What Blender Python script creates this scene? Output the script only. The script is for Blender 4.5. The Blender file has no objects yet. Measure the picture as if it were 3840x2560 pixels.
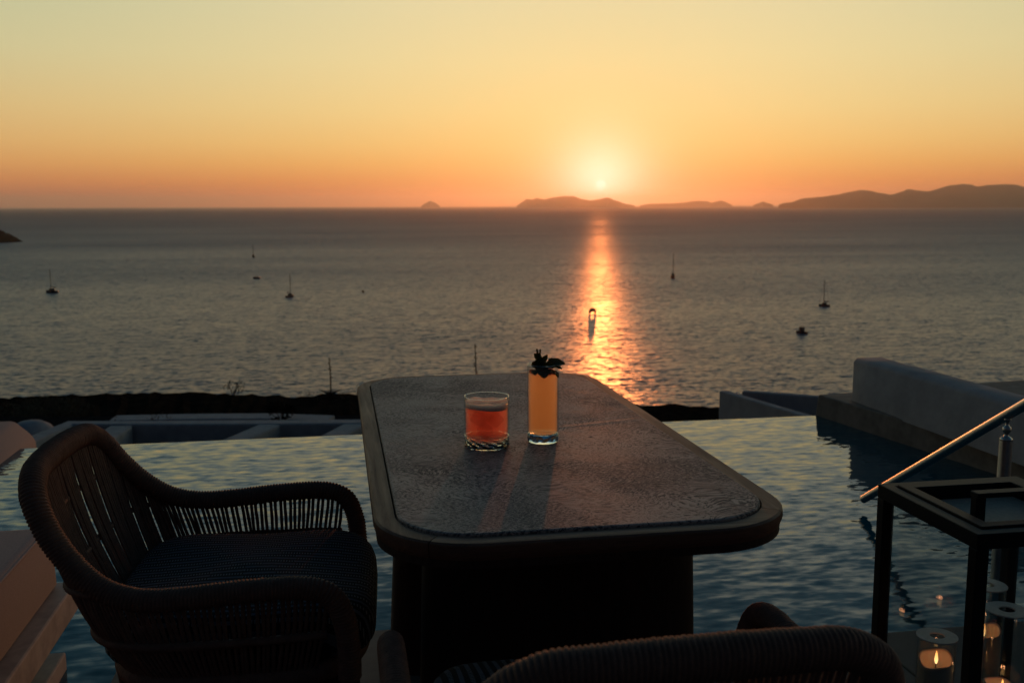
import bpy, bmesh, math, random
from mathutils import Vector, Matrix
R = math.radians
PI = math.pi
random.seed(7)
scn = bpy.context.scene
col = scn.collection

# ------------------------------------------------------------------ camera
YAW, PITCH, ROLL, CAMZ = R(10.0), R(7.76), R(-0.17), 1.25
FPX = 3733.0                                   # 35 mm lens on a 36 mm sensor, 3840 px wide
CF = Vector((math.cos(PITCH)*math.sin(YAW), math.cos(PITCH)*math.cos(YAW), -math.sin(PITCH)))
CR0 = Vector((math.cos(YAW), -math.sin(YAW), 0))
CU0 = CR0.cross(CF)
CR = CR0*math.cos(ROLL) + CU0*math.sin(ROLL)
CU = CU0*math.cos(ROLL) - CR0*math.sin(ROLL)
cam_d = bpy.data.cameras.new('camera')
cam_d.lens = 35.0; cam_d.sensor_width = 36.0
cam_d.clip_start = 0.05; cam_d.clip_end = 200000
cam_d.dof.use_dof = True; cam_d.dof.focus_distance = 2.1; cam_d.dof.aperture_fstop = 8.0
cam = bpy.data.objects.new('camera', cam_d)
m = Matrix((CR, CU, -CF)).transposed().to_4x4(); m.translation = Vector((0, 0, CAMZ))
cam.matrix_world = m
col.objects.link(cam); scn.camera = cam

def P(px, py, z):
    """world point where the sight line through photo pixel (3840 wide) meets height z"""
    d = CF*FPX + CR*(px-1920) - CU*(py-1280)
    t = (z-CAMZ)/d.z
    return Vector((0, 0, CAMZ)) + d*t
def PD(px, py, depth):
    d = CF*FPX + CR*(px-1920) - CU*(py-1280)
    return Vector((0, 0, CAMZ)) + d*(depth/FPX)

# ------------------------------------------------------------------ light
def s2l(c):
    return tuple(((v/255)/12.92 if v/255 <= 0.04045 else ((v/255+0.055)/1.055)**2.4) for v in c)
SUN_AZ, SUN_EL = R(15.05), R(1.12)
SUN_DIR = Vector((math.cos(SUN_EL)*math.sin(SUN_AZ), math.cos(SUN_EL)*math.cos(SUN_AZ), math.sin(SUN_EL)))
sd = bpy.data.lights.new('sun', 'SUN'); sd.energy = 0.72; sd.angle = R(0.55); sd.color = (1.0, 0.25, 0.06)
so = bpy.data.objects.new('sun', sd); so.rotation_euler = (SUN_DIR).to_track_quat('Z', 'Y').to_euler()
so.location = (0, 0, 30); col.objects.link(so)

world = bpy.data.worlds.new('World'); scn.world = world; world.use_nodes = True
def build_world():
    nt = world.node_tree; N = nt.nodes; L = nt.links; N.clear()
    def nd(t, **k):
        n = N.new(t)
        for a, b in k.items(): setattr(n, a, b)
        return n
    def mth(op, a, b=None, c=None, clamp=False):
        n = nd('ShaderNodeMath', operation=op); n.use_clamp = clamp
        for i, v in enumerate((a, b, c)):
            if v is None: continue
            if isinstance(v, (int, float)): n.inputs[i].default_value = v
            else: L.new(v, n.inputs[i])
        return n.outputs[0]
    def mix(f, a, b, bt='MIX'):
        n = nd('ShaderNodeMix', data_type='RGBA', blend_type=bt)
        for s, v in ((n.inputs[0], f), (n.inputs[6], a), (n.inputs[7], b)):
            if isinstance(v, (int, float)): s.default_value = v
            elif isinstance(v, tuple): s.default_value = (*v, 1)
            else: L.new(v, s)
        return n.outputs[2]
    tc = nd('ShaderNodeTexCoord'); sep = nd('ShaderNodeSeparateXYZ')
    L.new(tc.outputs['Generated'], sep.inputs[0])
    X, Y, Z = sep.outputs
    el = mth('MULTIPLY', mth('ARCSINE', Z), 180/PI)              # elevation in degrees
    elf = mth('DIVIDE', mth('MAXIMUM', el, 0.0), 90.0)
    elf = mth('POWER', elf, 0.5)
    def ramp(fac, stops):
        n = nd('ShaderNodeValToRGB'); cr = n.color_ramp
        for i, (e, c) in enumerate(stops):
            p = (e/90.0)**0.5
            if i == 0: k = cr.elements[0]; k.position = p
            elif i == 1: k = cr.elements[1]; k.position = p
            else: k = cr.elements.new(p)
            k.color = (*s2l(c), 1)
        L.new(fac, n.inputs[0]); return n.outputs[0]
    front = ramp(elf, [(0, (228, 112, 58)), (0.7, (234, 126, 62)), (1.4, (242, 152, 74)), (2.3, (247, 180, 94)),
                       (3.4, (248, 200, 118)), (5.2, (246, 214, 142)), (8, (241, 220, 160)), (12, (230, 218, 172)),
                       (16, (204, 210, 196)), (22, (104, 134, 144)), (34, (38, 76, 96)), (60, (20, 50, 70)), (90, (14, 38, 56))])
    side = ramp(elf, [(0, (160, 98, 80)), (0.7, (196, 114, 78)), (1.4, (220, 138, 82)), (2.3, (228, 162, 96)),
                      (3.4, (228, 178, 112)), (5.2, (222, 190, 130)), (8, (207, 198, 150)), (12, (186, 194, 156)),
                      (16, (132, 162, 162)), (22, (72, 110, 126)), (34, (36, 72, 92)), (60, (20, 50, 70)), (90, (14, 38, 56))])
    back = ramp(elf, [(0, (42, 42, 52)), (4, (46, 45, 56)), (9, (40, 44, 56)), (20, (28, 38, 50)), (60, (18, 40, 56)), (90, (14, 38, 56))])
    hx, hy = math.sin(SUN_AZ), math.cos(SUN_AZ)
    hl = mth('MAXIMUM', mth('SQRT', mth('ADD', mth('MULTIPLY', X, X), mth('MULTIPLY', Y, Y))), 1e-4)
    ca = mth('DIVIDE', mth('ADD', mth('MULTIPLY', X, hx), mth('MULTIPLY', Y, hy)), hl)
    da = mth('MULTIPLY', mth('ARCCOSINE', mth('MINIMUM', mth('MAXIMUM', ca, -1.0), 1.0)), 180/PI)   # azimuth from the sun
    def smooth(v, a, b):
        n = nd('ShaderNodeMapRange', interpolation_type='SMOOTHSTEP'); L.new(v, n.inputs[0])
        n.inputs[1].default_value = a; n.inputs[2].default_value = b; return n.outputs[0]
    c = mix(smooth(da, 4, 42), front, side)
    c = mix(smooth(da, 40, 130), c, back)
    # aureole and disc of the sun
    dot = mth('ADD', mth('ADD', mth('MULTIPLY', X, SUN_DIR.x), mth('MULTIPLY', Y, SUN_DIR.y)), mth('MULTIPLY', Z, SUN_DIR.z))
    an = mth('MULTIPLY', mth('ARCCOSINE', mth('MINIMUM', dot, 1.0)), 180/PI)
    def gl(w, p=2.0): return mth('EXPONENT', mth('MULTIPLY', mth('POWER', mth('DIVIDE', an, w), p), -1.0))
    c = mix(mth('MULTIPLY', gl(9.0, 1.3), 0.48), c, s2l((252, 226, 146)))
    c = mix(mth('MULTIPLY', gl(2.6, 1.2), 0.72), c, (1.2, 0.84, 0.40))
    c = mix(mth('MULTIPLY', gl(2.0, 1.5), 0.88), c, (1.75, 1.38, 1.0))
    n = nd('ShaderNodeMapRange'); L.new(an, n.inputs[0]); n.inputs[1].default_value = 0.24; n.inputs[2].default_value = 0.34
    n.inputs[3].default_value = 1.0; n.inputs[4].default_value = 0.0
    disc = n.outputs[0]
    c = mix(disc, c, (1.78, 1.5, 1.12))
    bg = nd('ShaderNodeBackground'); L.new(c, bg.inputs[0]); bg.inputs[1].default_value = 0.97
    sky = nd('ShaderNodeTexSky', sky_type='NISHITA'); sky.sun_disc = False
    sky.sun_elevation = SUN_EL; sky.sun_rotation = SUN_AZ; sky.dust_density = 3.0; sky.air_density = 1.2
    bg2 = nd('ShaderNodeBackground'); L.new(sky.outputs[0], bg2.inputs[0]); bg2.inputs[1].default_value = 0.006
    ad = nd('ShaderNodeAddShader'); L.new(bg.outputs[0], ad.inputs[0]); L.new(bg2.outputs[0], ad.inputs[1])
    out = nd('ShaderNodeOutputWorld'); L.new(ad.outputs[0], out.inputs[0])
build_world()

vs = scn.view_settings
vs.view_transform = 'Standard'; vs.look = 'None'; vs.exposure = 0.0; vs.gamma = 1.0; vs.use_curve_mapping = False
scn.render.engine = 'CYCLES'
cy = scn.cycles
cy.max_bounces = 12; cy.diffuse_bounces = 3; cy.glossy_bounces = 4; cy.transmission_bounces = 6
cy.transparent_max_bounces = 16; cy.volume_bounces = 8
cy.sample_clamp_indirect = 4.0; cy.sample_clamp_direct = 12.0
cy.caustics_reflective = False; cy.caustics_refractive = False
cy.use_denoising = True
try: cy.denoiser = 'OPENIMAGEDENOISE'; cy.denoising_input_passes = 'RGB_ALBEDO_NORMAL'
except Exception: pass

# ------------------------------------------------------------------ helpers
def tag(o, label=None, cat=None, group=None, kind=None):
    if label: o['label'] = label
    if cat: o['category'] = cat
    if group: o['group'] = group
    if kind: o['kind'] = kind
    return o
def empty(name, loc=(0, 0, 0), rz=0.0):
    o = bpy.data.objects.new(name, None); o.empty_display_size = 0.1
    o.location = loc; o.rotation_euler = (0, 0, rz); col.objects.link(o); return o
def link(name, me, mat=None, parent=None, loc=None, rz=None):
    o = bpy.data.objects.new(name, me)
    if mat is not None and len(me.materials) == 0: me.materials.append(mat)
    if parent is not None: o.parent = parent
    if loc is not None: o.location = loc
    if rz is not None: o.rotation_euler = (0, 0, rz)
    col.objects.link(o); return o

class MB:
    """collects shapes into one mesh"""
    def __init__(s): s.v = []; s.f = []
    def add(s, vs, fs):
        b = len(s.v); s.v += [tuple(q) for q in vs]; s.f += [tuple(b+i for i in f) for f in fs]; return s
    def box(s, x0, x1, y0, y1, z0, z1):
        return s.add([(x0,y0,z0),(x1,y0,z0),(x1,y1,z0),(x0,y1,z0),(x0,y0,z1),(x1,y0,z1),(x1,y1,z1),(x0,y1,z1)],
                     [(0,3,2,1),(4,5,6,7),(0,1,5,4),(1,2,6,5),(2,3,7,6),(3,0,4,7)])
    def prism(s, poly, z0, z1):
        n = len(poly)
        vs = [(p[0], p[1], z0) for p in poly] + [(p[0], p[1], z1) for p in poly]
        fs = [tuple(range(n-1, -1, -1)), tuple(range(n, 2*n))] + [(i, (i+1) % n, n+(i+1) % n, n+i) for i in range(n)]
        return s.add(vs, fs)
    def tube(s, pts, rad, seg=8, closed=False, cap=True, rfun=None):
        pts = [Vector(p) for p in pts]; n = len(pts)
        up = None; vs = []
        for i, p in enumerate(pts):
            a = pts[(i-1) % n] if (closed or i > 0) else pts[i]
            b = pts[(i+1) % n] if (closed or i < n-1) else pts[i]
            t = (b-a).normalized()
            if up is None:
                up = Vector((0, 0, 1)) if abs(t.z) < 0.9 else Vector((1, 0, 0))
            u = (up - t*up.dot(t)).normalized(); w = t.cross(u); up = u
            r = rad(i) if callable(rad) else rad
            for k in range(seg):
                an = 2*PI*k/seg
                rr = r if rfun is None else r*rfun(i, an)
                vs.append(p + (u*math.cos(an) + w*math.sin(an))*rr)
        fs = []
        m_ = n if closed else n-1
        for i in range(m_):
            for k in range(seg):
                a = i*seg+k; b = i*seg+(k+1) % seg; c = ((i+1) % n)*seg+(k+1) % seg; d = ((i+1) % n)*seg+k
                fs.append((a, b, c, d))
        if cap and not closed:
            fs.append(tuple(range(seg-1, -1, -1))); fs.append(tuple(range((n-1)*seg, n*seg)))
        return s.add(vs, fs)
    def lathe(s, prof, seg=32, cx=0, cy=0, rfun=None):
        vs = []; n = len(prof)
        for (r, z) in prof:
            for k in range(seg):
                a = 2*PI*k/seg; rr = r if rfun is None else r*rfun(a, z)
                vs.append((cx+rr*math.cos(a), cy+rr*math.sin(a), z))
        fs = []
        for i in range(n-1):
            for k in range(seg):
                fs.append((i*seg+k, i*seg+(k+1) % seg, (i+1)*seg+(k+1) % seg, (i+1)*seg+k))
        if prof[0][0] > 1e-5: fs.append(tuple(range(seg-1, -1, -1)))
        if prof[-1][0] > 1e-5: fs.append(tuple(range((n-1)*seg, n*seg)))
        return s.add(vs, fs)
    def loft(s, rings, cap0=True, cap1=True):
        n = len(rings[0]); vs = [q for r in rings for q in r]; fs = []
        for i in range(len(rings)-1):
            for k in range(n):
                fs.append((i*n+k, i*n+(k+1) % n, (i+1)*n+(k+1) % n, (i+1)*n+k))
        if cap0: fs.append(tuple(range(n-1, -1, -1)))
        if cap1: fs.append(tuple(range((len(rings)-1)*n, len(rings)*n)))
        return s.add(vs, fs)
    def grid(s, nx, ny, fn):
        vs = [fn(i/nx, j/ny) for j in range(ny+1) for i in range(nx+1)]
        fs = [(j*(nx+1)+i, j*(nx+1)+i+1, (j+1)*(nx+1)+i+1, (j+1)*(nx+1)+i) for j in range(ny) for i in range(nx)]
        return s.add(vs, fs)
    def mesh(s, name, mat=None, smooth=False, bevel=0.0, bseg=2, auto=None):
        me = bpy.data.meshes.new(name); me.from_pydata(s.v, [], s.f); me.update()
        if bevel > 0:
            bm = bmesh.new(); bm.from_mesh(me)
            es = [e for e in bm.edges if len(e.link_faces) == 2 and e.calc_face_angle(0) > R(25)]
            bmesh.ops.bevel(bm, geom=es, offset=bevel, segments=bseg, affect='EDGES', profile=0.5)
            bm.to_mesh(me); bm.free()
        if smooth or auto:
            for p in me.polygons: p.use_smooth = len(p.vertices) < 9
        if auto:
            try: me.set_sharp_from_angle(angle=R(auto))
            except Exception: pass
        if mat is not None: me.materials.append(mat)
        return me
    def build(s, name, mat=None, parent=None, loc=None, rz=None, **k):
        return link(name, s.mesh(name, mat, **k), None, parent, loc, rz)

def catmull(pts, n):
    pts = [Vector(p) for p in pts]; q = [pts[0]*2-pts[1]] + pts + [pts[-1]*2-pts[-2]]; out = []
    for i in range(1, len(q)-2):
        for k in range(n):
            t = k/n; a, b, c, d = q[i-1], q[i], q[i+1], q[i+2]
            out.append(0.5*((2*b)+(c-a)*t+(2*a-5*b+4*c-d)*t*t+(3*b-a-3*c+d)*t**3))
    out.append(pts[-1]); return out
class Path:
    def __init__(s, pts):
        s.p = pts; s.d = [0.0]
        for a, b in zip(pts, pts[1:]): s.d.append(s.d[-1]+(b-a).length)
        s.len = s.d[-1]
    def at(s, f):
        x = max(0.0, min(1.0, f))*s.len
        lo, hi = 0, len(s.d)-1
        while hi-lo > 1:
            m_ = (lo+hi)//2
            if s.d[m_] <= x: lo = m_
            else: hi = m_
        t = (x-s.d[lo])/max(1e-9, s.d[hi]-s.d[lo])
        return s.p[lo].lerp(s.p[hi], t)
def superell(hx, hy, e, n, cx=0, cy=0, z=0):
    out = []
    for k in range(n):
        a = 2*PI*k/n; c, s_ = math.cos(a), math.sin(a)
        out.append((cx+hx*math.copysign(abs(c)**(2/e), c), cy+hy*math.copysign(abs(s_)**(2/e), s_), z))
    return out
def rrect(x0, x1, y0, y1, r, n=10, z=0.0):
    """rounded rectangle, anticlockwise"""
    out = []
    for (cx, cy, a0) in ((x1-r, y1-r, 0), (x0+r, y1-r, 90), (x0+r, y0+r, 180), (x1-r, y0+r, 270)):
        for k in range(n+1):
            a = R(a0+90*k/n); out.append((cx+r*math.cos(a), cy+r*math.sin(a), z))
    return out

# ------------------------------------------------------------------ materials
class NT:
    def __init__(s, name):
        s.m = bpy.data.materials.new(name); s.m.use_nodes = True; s.t = s.m.node_tree; s.N = s.t.nodes; s.L = s.t.links
        s.N.clear(); s.out = s.N.new('ShaderNodeOutputMaterial')
        s.tc = None
    def nd(s, t, **k):
        n = s.N.new(t)
        for a, b in k.items(): setattr(n, a, b)
        return n
    def inp(s, sock, v):
        if v is None: return
        if isinstance(v, (int, float)): sock.default_value = v
        elif isinstance(v, tuple): sock.default_value = (*v, 1) if sock.type == 'RGBA' and len(v) == 3 else v
        else: s.L.new(v, sock)
    def coord(s, scale=(1, 1, 1), rot=(0, 0, 0), kind='Object'):
        if s.tc is None: s.tc = s.nd('ShaderNodeTexCoord')
        mp = s.nd('ShaderNodeMapping'); s.L.new(s.tc.outputs[kind], mp.inputs[0])
        mp.inputs['Rotation'].default_value = rot; mp.inputs['Scale'].default_value = scale; return mp.outputs[0]
    def noise(s, vec, scale=5, detail=3, rough=0.5, dist=0.0, out='Fac'):
        n = s.nd('ShaderNodeTexNoise'); s.L.new(vec, n.inputs['Vector'])
        n.inputs['Scale'].default_value = scale; n.inputs['Detail'].default_value = detail
        n.inputs['Roughness'].default_value = rough; n.inputs['Distortion'].default_value = dist
        return n.outputs[out]
    def math(s, op, a, b=None, c=None, clamp=False):
        n = s.nd('ShaderNodeMath', operation=op); n.use_clamp = clamp
        for i, v in enumerate((a, b, c)): s.inp(n.inputs[i], v)
        return n.outputs[0]
    def vmath(s, op, a, b=None, sc=None):
        n = s.nd('ShaderNodeVectorMath', operation=op); s.inp(n.inputs[0], a)
        if b is not None: s.inp(n.inputs[1], b)
        if sc is not None: s.inp(n.inputs['Scale'], sc)
        return n.outputs[0]
    def rng(s, v, a, b, c=0.0, d=1.0):
        n = s.nd('ShaderNodeMapRange'); s.inp(n.inputs[0], v)
        for i, x in enumerate((a, b, c, d)): n.inputs[i+1].default_value = x
        return n.outputs[0]
    def mix(s, f, a, b, bt='MIX'):
        n = s.nd('ShaderNodeMix', data_type='RGBA', blend_type=bt)
        s.inp(n.inputs[0], f); s.inp(n.inputs[6], a); s.inp(n.inputs[7], b); return n.outputs[2]
    def bump(s, h, strength=0.5, dist=0.01, normal=None):
        n = s.nd('ShaderNodeBump'); s.inp(n.inputs['Height'], h); n.inputs['Strength'].default_value = strength
        n.inputs['Distance'].default_value = dist
        if normal is not None: s.L.new(normal, n.inputs['Normal'])
        return n.outputs[0]
    def pbsdf(s, color, rough=0.6, metal=0.0, normal=None, **k):
        n = s.nd('ShaderNodeBsdfPrincipled')
        s.inp(n.inputs['Base Color'], color); s.inp(n.inputs['Roughness'], rough); s.inp(n.inputs['Metallic'], metal)
        if normal is not None: s.L.new(normal, n.inputs['Normal'])
        for a, b in k.items(): s.inp(n.inputs[a.replace('_', ' ')], b)
        return n.outputs[0]
    def done(s, sh, vol=None):
        if sh is not None: s.L.new(sh, s.out.inputs[0])
        if vol is not None: s.L.new(vol, s.out.inputs[1])
        return s.m

def simple(name, c1, c2, scale=20, rough=0.7, metal=0.0, bs=0.3, bd=0.002, stretch=(1, 1, 1), detail=4, **k):
    t = NT(name); v = t.coord(stretch)
    n = t.noise(v, scale, detail, 0.6)
    c = t.mix(t.rng(n, 0.35, 0.65), c1, c2)
    return t.done(t.pbsdf(c, rough, metal, t.bump(n, bs, bd), **k))

def wood(name, c1, c2, c3, along='y', rough=0.55, spec=0.4):
    t = NT(name)
    st = {'y': (1, 0.06, 1), 'x': (0.06, 1, 1), 'z': (1, 1, 0.06)}[along]
    v = t.coord(st)
    a = t.noise(v, 55, 6, 0.65, 0.6)
    b = t.noise(t.coord(tuple(x*3 for x in st)), 130, 3, 0.7)
    w = t.noise(t.coord((1, 1, 1)), 3, 3, 0.5)
    c = t.mix(t.rng(a, 0.35, 0.68), c1, c2)
    c = t.mix(t.math('MULTIPLY', t.rng(b, 0.52, 0.72), 0.55), c, c3)
    c = t.mix(t.math('MULTIPLY', t.rng(w, 0.4, 0.7), 0.35), c, c3)
    h = t.math('ADD', a, t.math('MULTIPLY', b, 0.6))
    return t.done(t.pbsdf(c, t.rng(a, 0.3, 0.7, rough-0.08, rough+0.12), 0, t.bump(h, 0.35, 0.0012), Specular_IOR_Level=spec))

M = {}
M['wood'] = wood('teak_rim', (0.20, 0.092, 0.055), (0.12, 0.052, 0.032), (0.03, 0.013, 0.009), 'y', rough=0.55, spec=0.32)
M['wood_x'] = wood('teak_rim_cross', (0.18, 0.082, 0.050), (0.11, 0.047, 0.030), (0.03, 0.013, 0.009), 'x', rough=0.55, spec=0.32)
M['wood_dark'] = wood('dark_teak', (0.055, 0.026, 0.018), (0.035, 0.016, 0.011), (0.015, 0.008, 0.006), 'z', rough=0.6, spec=0.25)

def mat_inlay():
    t = NT('mottled_stone_inlay')
    warp = t.noise(t.coord(), 2.6, 3, 0.55, 0, 'Color')
    base = t.vmath('ADD', t.coord(), t.vmath('MULTIPLY', t.vmath('SUBTRACT', warp, (0.5, 0.5, 0.5)), (0.35, 0.35, 0.0)))
    mp = t.nd('ShaderNodeMapping'); t.L.new(base, mp.inputs[0]); mp.inputs['Scale'].default_value = (1, 2.6, 1); mp.inputs['Rotation'].default_value = (0, 0, R(24))
    a = t.noise(mp.outputs[0], 120, 5, 0.64, 0.5)
    mp2 = t.nd('ShaderNodeMapping'); t.L.new(base, mp2.inputs[0]); mp2.inputs['Scale'].default_value = (1.0, 1.5, 1); mp2.inputs['Rotation'].default_value = (0, 0, R(-30))
    b = t.noise(mp2.outputs[0], 260, 4, 0.6, 0.3)
    big = t.noise(t.coord(), 4.5, 4, 0.6, 0.6)
    thr = t.rng(big, 0.35, 0.65, -0.05, 0.05)
    pa = t.rng(t.math('ADD', a, thr), 0.475, 0.525)
    pb = t.rng(t.math('ADD', b, t.math('MULTIPLY', thr, 0.6)), 0.50, 0.57)
    mask = t.math('MAXIMUM', t.math('MULTIPLY', pa, 0.9), t.math('MULTIPLY', pb, 0.55))
    c = t.mix(mask, (0.09, 0.086, 0.090), (0.48, 0.39, 0.35))
    fine = t.noise(t.coord(), 420, 2, 0.6)
    c = t.mix(t.math('MULTIPLY', t.rng(fine, 0.4, 0.7), 0.35), c, (0.05, 0.045, 0.043))
    h = t.math('ADD', t.math('MULTIPLY', mask, 1.0), t.math('MULTIPLY', fine, 0.3))
    rough = t.rng(mask, 0, 1, 0.70, 0.52)
    spec = t.rng(mask, 0, 1, 0.16, 0.52)
    # ridge and tilt added in the bump to draw a warm band of light
    a_, b_ = P(1372, 1682, 0.75), P(2449, 1564, 0.75)
    dx, dy = (b_-a_).normalized().x, (b_-a_).normalized().y
    sep = t.nd('ShaderNodeSeparateXYZ'); t.L.new(t.coord(), sep.inputs[0])
    ox, oy = a_.x-TBL_X, a_.y-TBL_Y
    d = t.math('ADD', t.math('MULTIPLY', t.math('SUBTRACT', sep.outputs[0], ox), -dy), t.math('MULTIPLY', t.math('SUBTRACT', sep.outputs[1], oy), dx))
    ridge = t.math('EXPONENT', t.math('MULTIPLY', t.math('POWER', t.math('DIVIDE', t.math('ABSOLUTE', d), 0.011), 2.0), -1.0))
    hh = t.math('ADD', t.math('MULTIPLY', t.math('MAXIMUM', d, 0.0), 0.014), t.math('MULTIPLY', ridge, 0.00035))
    n1 = t.bump(hh, 1.0, 1.0)
    return t.done(t.pbsdf(c, rough, 0, t.bump(h, 0.12, 0.0005, n1), Specular_IOR_Level=spec))
TX0, TX1, TY0, TY1, TZ = 0.050, 0.748, 1.430, 2.95, 0.75
TBL_X, TBL_Y = (TX0+TX1)/2, (TY0+TY1)/2
M['inlay'] = mat_inlay()

def mat_rope(name, c1, c2, c3, freq=520):
    t = NT(name)
    n = t.noise(t.coord((1, 1, 1)), 60, 4, 0.6)
    f = t.noise(t.coord((1, 1, 1)), freq, 3, 0.7)
    c = t.mix(t.rng(n, 0.35, 0.65), c1, c2)
    c = t.mix(t.math('MULTIPLY', t.rng(f, 0.45, 0.65), 0.5), c, c3)
    return t.done(t.pbsdf(c, 0.72, 0, t.bump(f, 0.6, 0.0012), Specular_IOR_Level=0.35))
M['rope'] = mat_rope('brown_rope', (0.21, 0.098, 0.066), (0.15, 0.068, 0.046), (0.06, 0.028, 0.020))

def mat_cushion():
    t = NT('woven_striped_fabric')
    sep = t.nd('ShaderNodeSeparateXYZ'); t.L.new(t.coord(), sep.inputs[0])
    X, Y = sep.outputs[0], sep.outputs[1]; Z = sep.outputs[2]
    # rows across y (down the front face the rows follow height)
    yy = t.math('ADD', Y, t.math('MULTIPLY', Z, 0.35))
    row = t.math('DIVIDE', yy, 0.0150)
    ri = t.math('FLOOR', row); rf = t.math('FRACT', row)
    stripe = t.math('MULTIPLY', t.math('GREATER_THAN', rf, 0.28), t.math('LESS_THAN', rf, 0.74))
    blk = t.math('FLOOR', t.math('ADD', t.math('DIVIDE', X, 0.060), t.math('MULTIPLY', t.math('FLOOR', t.math('DIVIDE', ri, 4)), 0.5)))
    odd = t.math('MODULO', t.math('ABSOLUTE', t.math('ADD', blk, ri)), 2.0)
    dots = t.math('GREATER_THAN', t.math('FRACT', t.math('DIVIDE', X, 0.0052)), 0.55)
    pat = t.math('MULTIPLY', stripe, t.math('MAXIMUM', t.math('GREATER_THAN', odd, 0.5), dots))
    tone = t.mix(t.math('GREATER_THAN', odd, 0.5), (0.20, 0.20, 0.21), (0.10, 0.105, 0.13))
    c = t.mix(pat, (0.010, 0.011, 0.015), tone)
    f = t.noise(t.coord(), 700, 2, 0.6)
    return t.done(t.pbsdf(c, 0.9, 0, t.bump(t.math('ADD', pat, f), 0.4, 0.0008), Specular_IOR_Level=0.2))
M['cushion'] = mat_cushion()
M['sofa'] = simple('pale_canvas', (0.50, 0.37, 0.33), (0.42, 0.31, 0.275), 260, 0.9, 0, 0.15, 0.0006, Specular_IOR_Level=0.15)
M['stone'] = simple('pale_stone_slab', (0.52, 0.39, 0.33), (0.34, 0.255, 0.22), 14, 0.75, 0, 0.4, 0.002, detail=7)
M['tile'] = simple('beige_paving', (0.115, 0.10, 0.09), (0.075, 0.066, 0.060), 16, 0.7, 0, 0.35, 0.0015, detail=7)
M['grout'] = simple('grout', (0.06, 0.05, 0.045), (0.04, 0.035, 0.03), 40, 0.9)
M['plaster'] = simple('whitewashed_plaster', (0.37, 0.37, 0.39), (0.29, 0.29, 0.305), 6, 0.85, 0, 1.0, 0.008, detail=6, Specular_IOR_Level=0.2)
M['kerb'] = simple('kerb_screed', (0.20, 0.18, 0.165), (0.12, 0.11, 0.102), 12, 0.8, 0, 0.5, 0.004, detail=6)
M['black_metal'] = simple('black_metal', (0.009, 0.009, 0.010), (0.007, 0.007, 0.008), 90, 0.55, 0, 0.1, 0.0004, Specular_IOR_Level=0.18)
M['wire'] = simple('woven_wire', (0.52, 0.43, 0.35), (0.40, 0.34, 0.28), 90, 0.6)
M['steel'] = simple('brushed_steel', (0.55, 0.53, 0.50), (0.48, 0.46, 0.44), 60, 0.34, 1.0, 0.05, 0.0003, stretch=(1, 1, 1))
M['wax'] = simple('ivory_wax', (0.62, 0.50, 0.40), (0.56, 0.44, 0.35), 30, 0.5, 0, 0.15, 0.002, Subsurface_Weight=0.6, Subsurface_Radius=(0.03, 0.014, 0.008))
M['wick'] = simple('wick', (0.01, 0.01, 0.01), (0.02, 0.015, 0.01), 90, 0.9)
M['collar'] = simple('pale_ring_cover', (0.62, 0.64, 0.63), (0.50, 0.52, 0.52), 120, 0.5, 0, 0.3, 0.0006)
def mat_pulp():
    t = NT('crushed_fruit'); n = t.noise(t.coord(), 190, 4, 0.6); c = t.mix(t.rng(n, 0.42, 0.58), (0.30, 0.04, 0.04), (0.98, 0.52, 0.36))
    d = t.nd('ShaderNodeBsdfDiffuse'); t.L.new(c, d.inputs[0]); l = t.nd('ShaderNodeBsdfTranslucent'); t.L.new(c, l.inputs[0])
    tr = t.nd('ShaderNodeBsdfTransparent'); tr.inputs[0].default_value = (1, 0.62, 0.45, 1)
    m1 = t.nd('ShaderNodeMixShader'); m1.inputs[0].default_value = 0.6; t.L.new(d.outputs[0], m1.inputs[1]); t.L.new(l.outputs[0], m1.inputs[2])
    m2 = t.nd('ShaderNodeMixShader'); m2.inputs[0].default_value = 0.55; t.L.new(m1.outputs[0], m2.inputs[1]); t.L.new(tr.outputs[0], m2.inputs[2])
    return t.done(m2.outputs[0])
M['berry'] = mat_pulp()
def mat_leaf():
    t = NT('mint_leaf'); n = t.noise(t.coord(), 160, 4, 0.6); c = t.mix(t.rng(n, 0.35, 0.65), (0.085, 0.125, 0.035), (0.045, 0.07, 0.022))
    p = t.pbsdf(c, 0.5, 0, t.bump(n, 0.6, 0.0012)); l = t.nd('ShaderNodeBsdfTranslucent'); l.inputs[0].default_value = (0.30, 0.26, 0.05, 1)
    mx = t.nd('ShaderNodeMixShader'); mx.inputs[0].default_value = 0.35; t.L.new(p, mx.inputs[1]); t.L.new(l.outputs[0], mx.inputs[2])
    return t.done(mx.outputs[0])
M['leaf'] = mat_leaf()
def matte(name, c1, c2, scale, bd):
    t = NT(name); n = t.noise(t.coord(), scale, 8, 0.65)
    d = t.nd('ShaderNodeBsdfDiffuse'); t.L.new(t.mix(t.rng(n, 0.35, 0.65), c1, c2), d.inputs[0])
    t.L.new(t.bump(n, 0.5, bd), d.inputs['Normal']); return t.done(d.outputs[0])
M['land'] = matte('dark_scrubland', (0.022, 0.018, 0.014), (0.008, 0.008, 0.007), 0.9, 0.05)
M['soil'] = matte('terrace_soil', (0.03, 0.026, 0.025), (0.016, 0.015, 0.016), 6, 0.02)
M['shrub'] = simple('dry_shrub_leaf', (0.075, 0.055, 0.028), (0.040, 0.040, 0.020), 3, 0.8, 0, 0.0, 0.001)
M['shrub_red'] = simple('russet_shrub_leaf', (0.12, 0.05, 0.03), (0.07, 0.04, 0.022), 3, 0.8, 0, 0.0, 0.001)
M['stalk'] = simple('dry_stalk', (0.04, 0.032, 0.025), (0.03, 0.024, 0.02), 9, 0.9)
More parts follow.
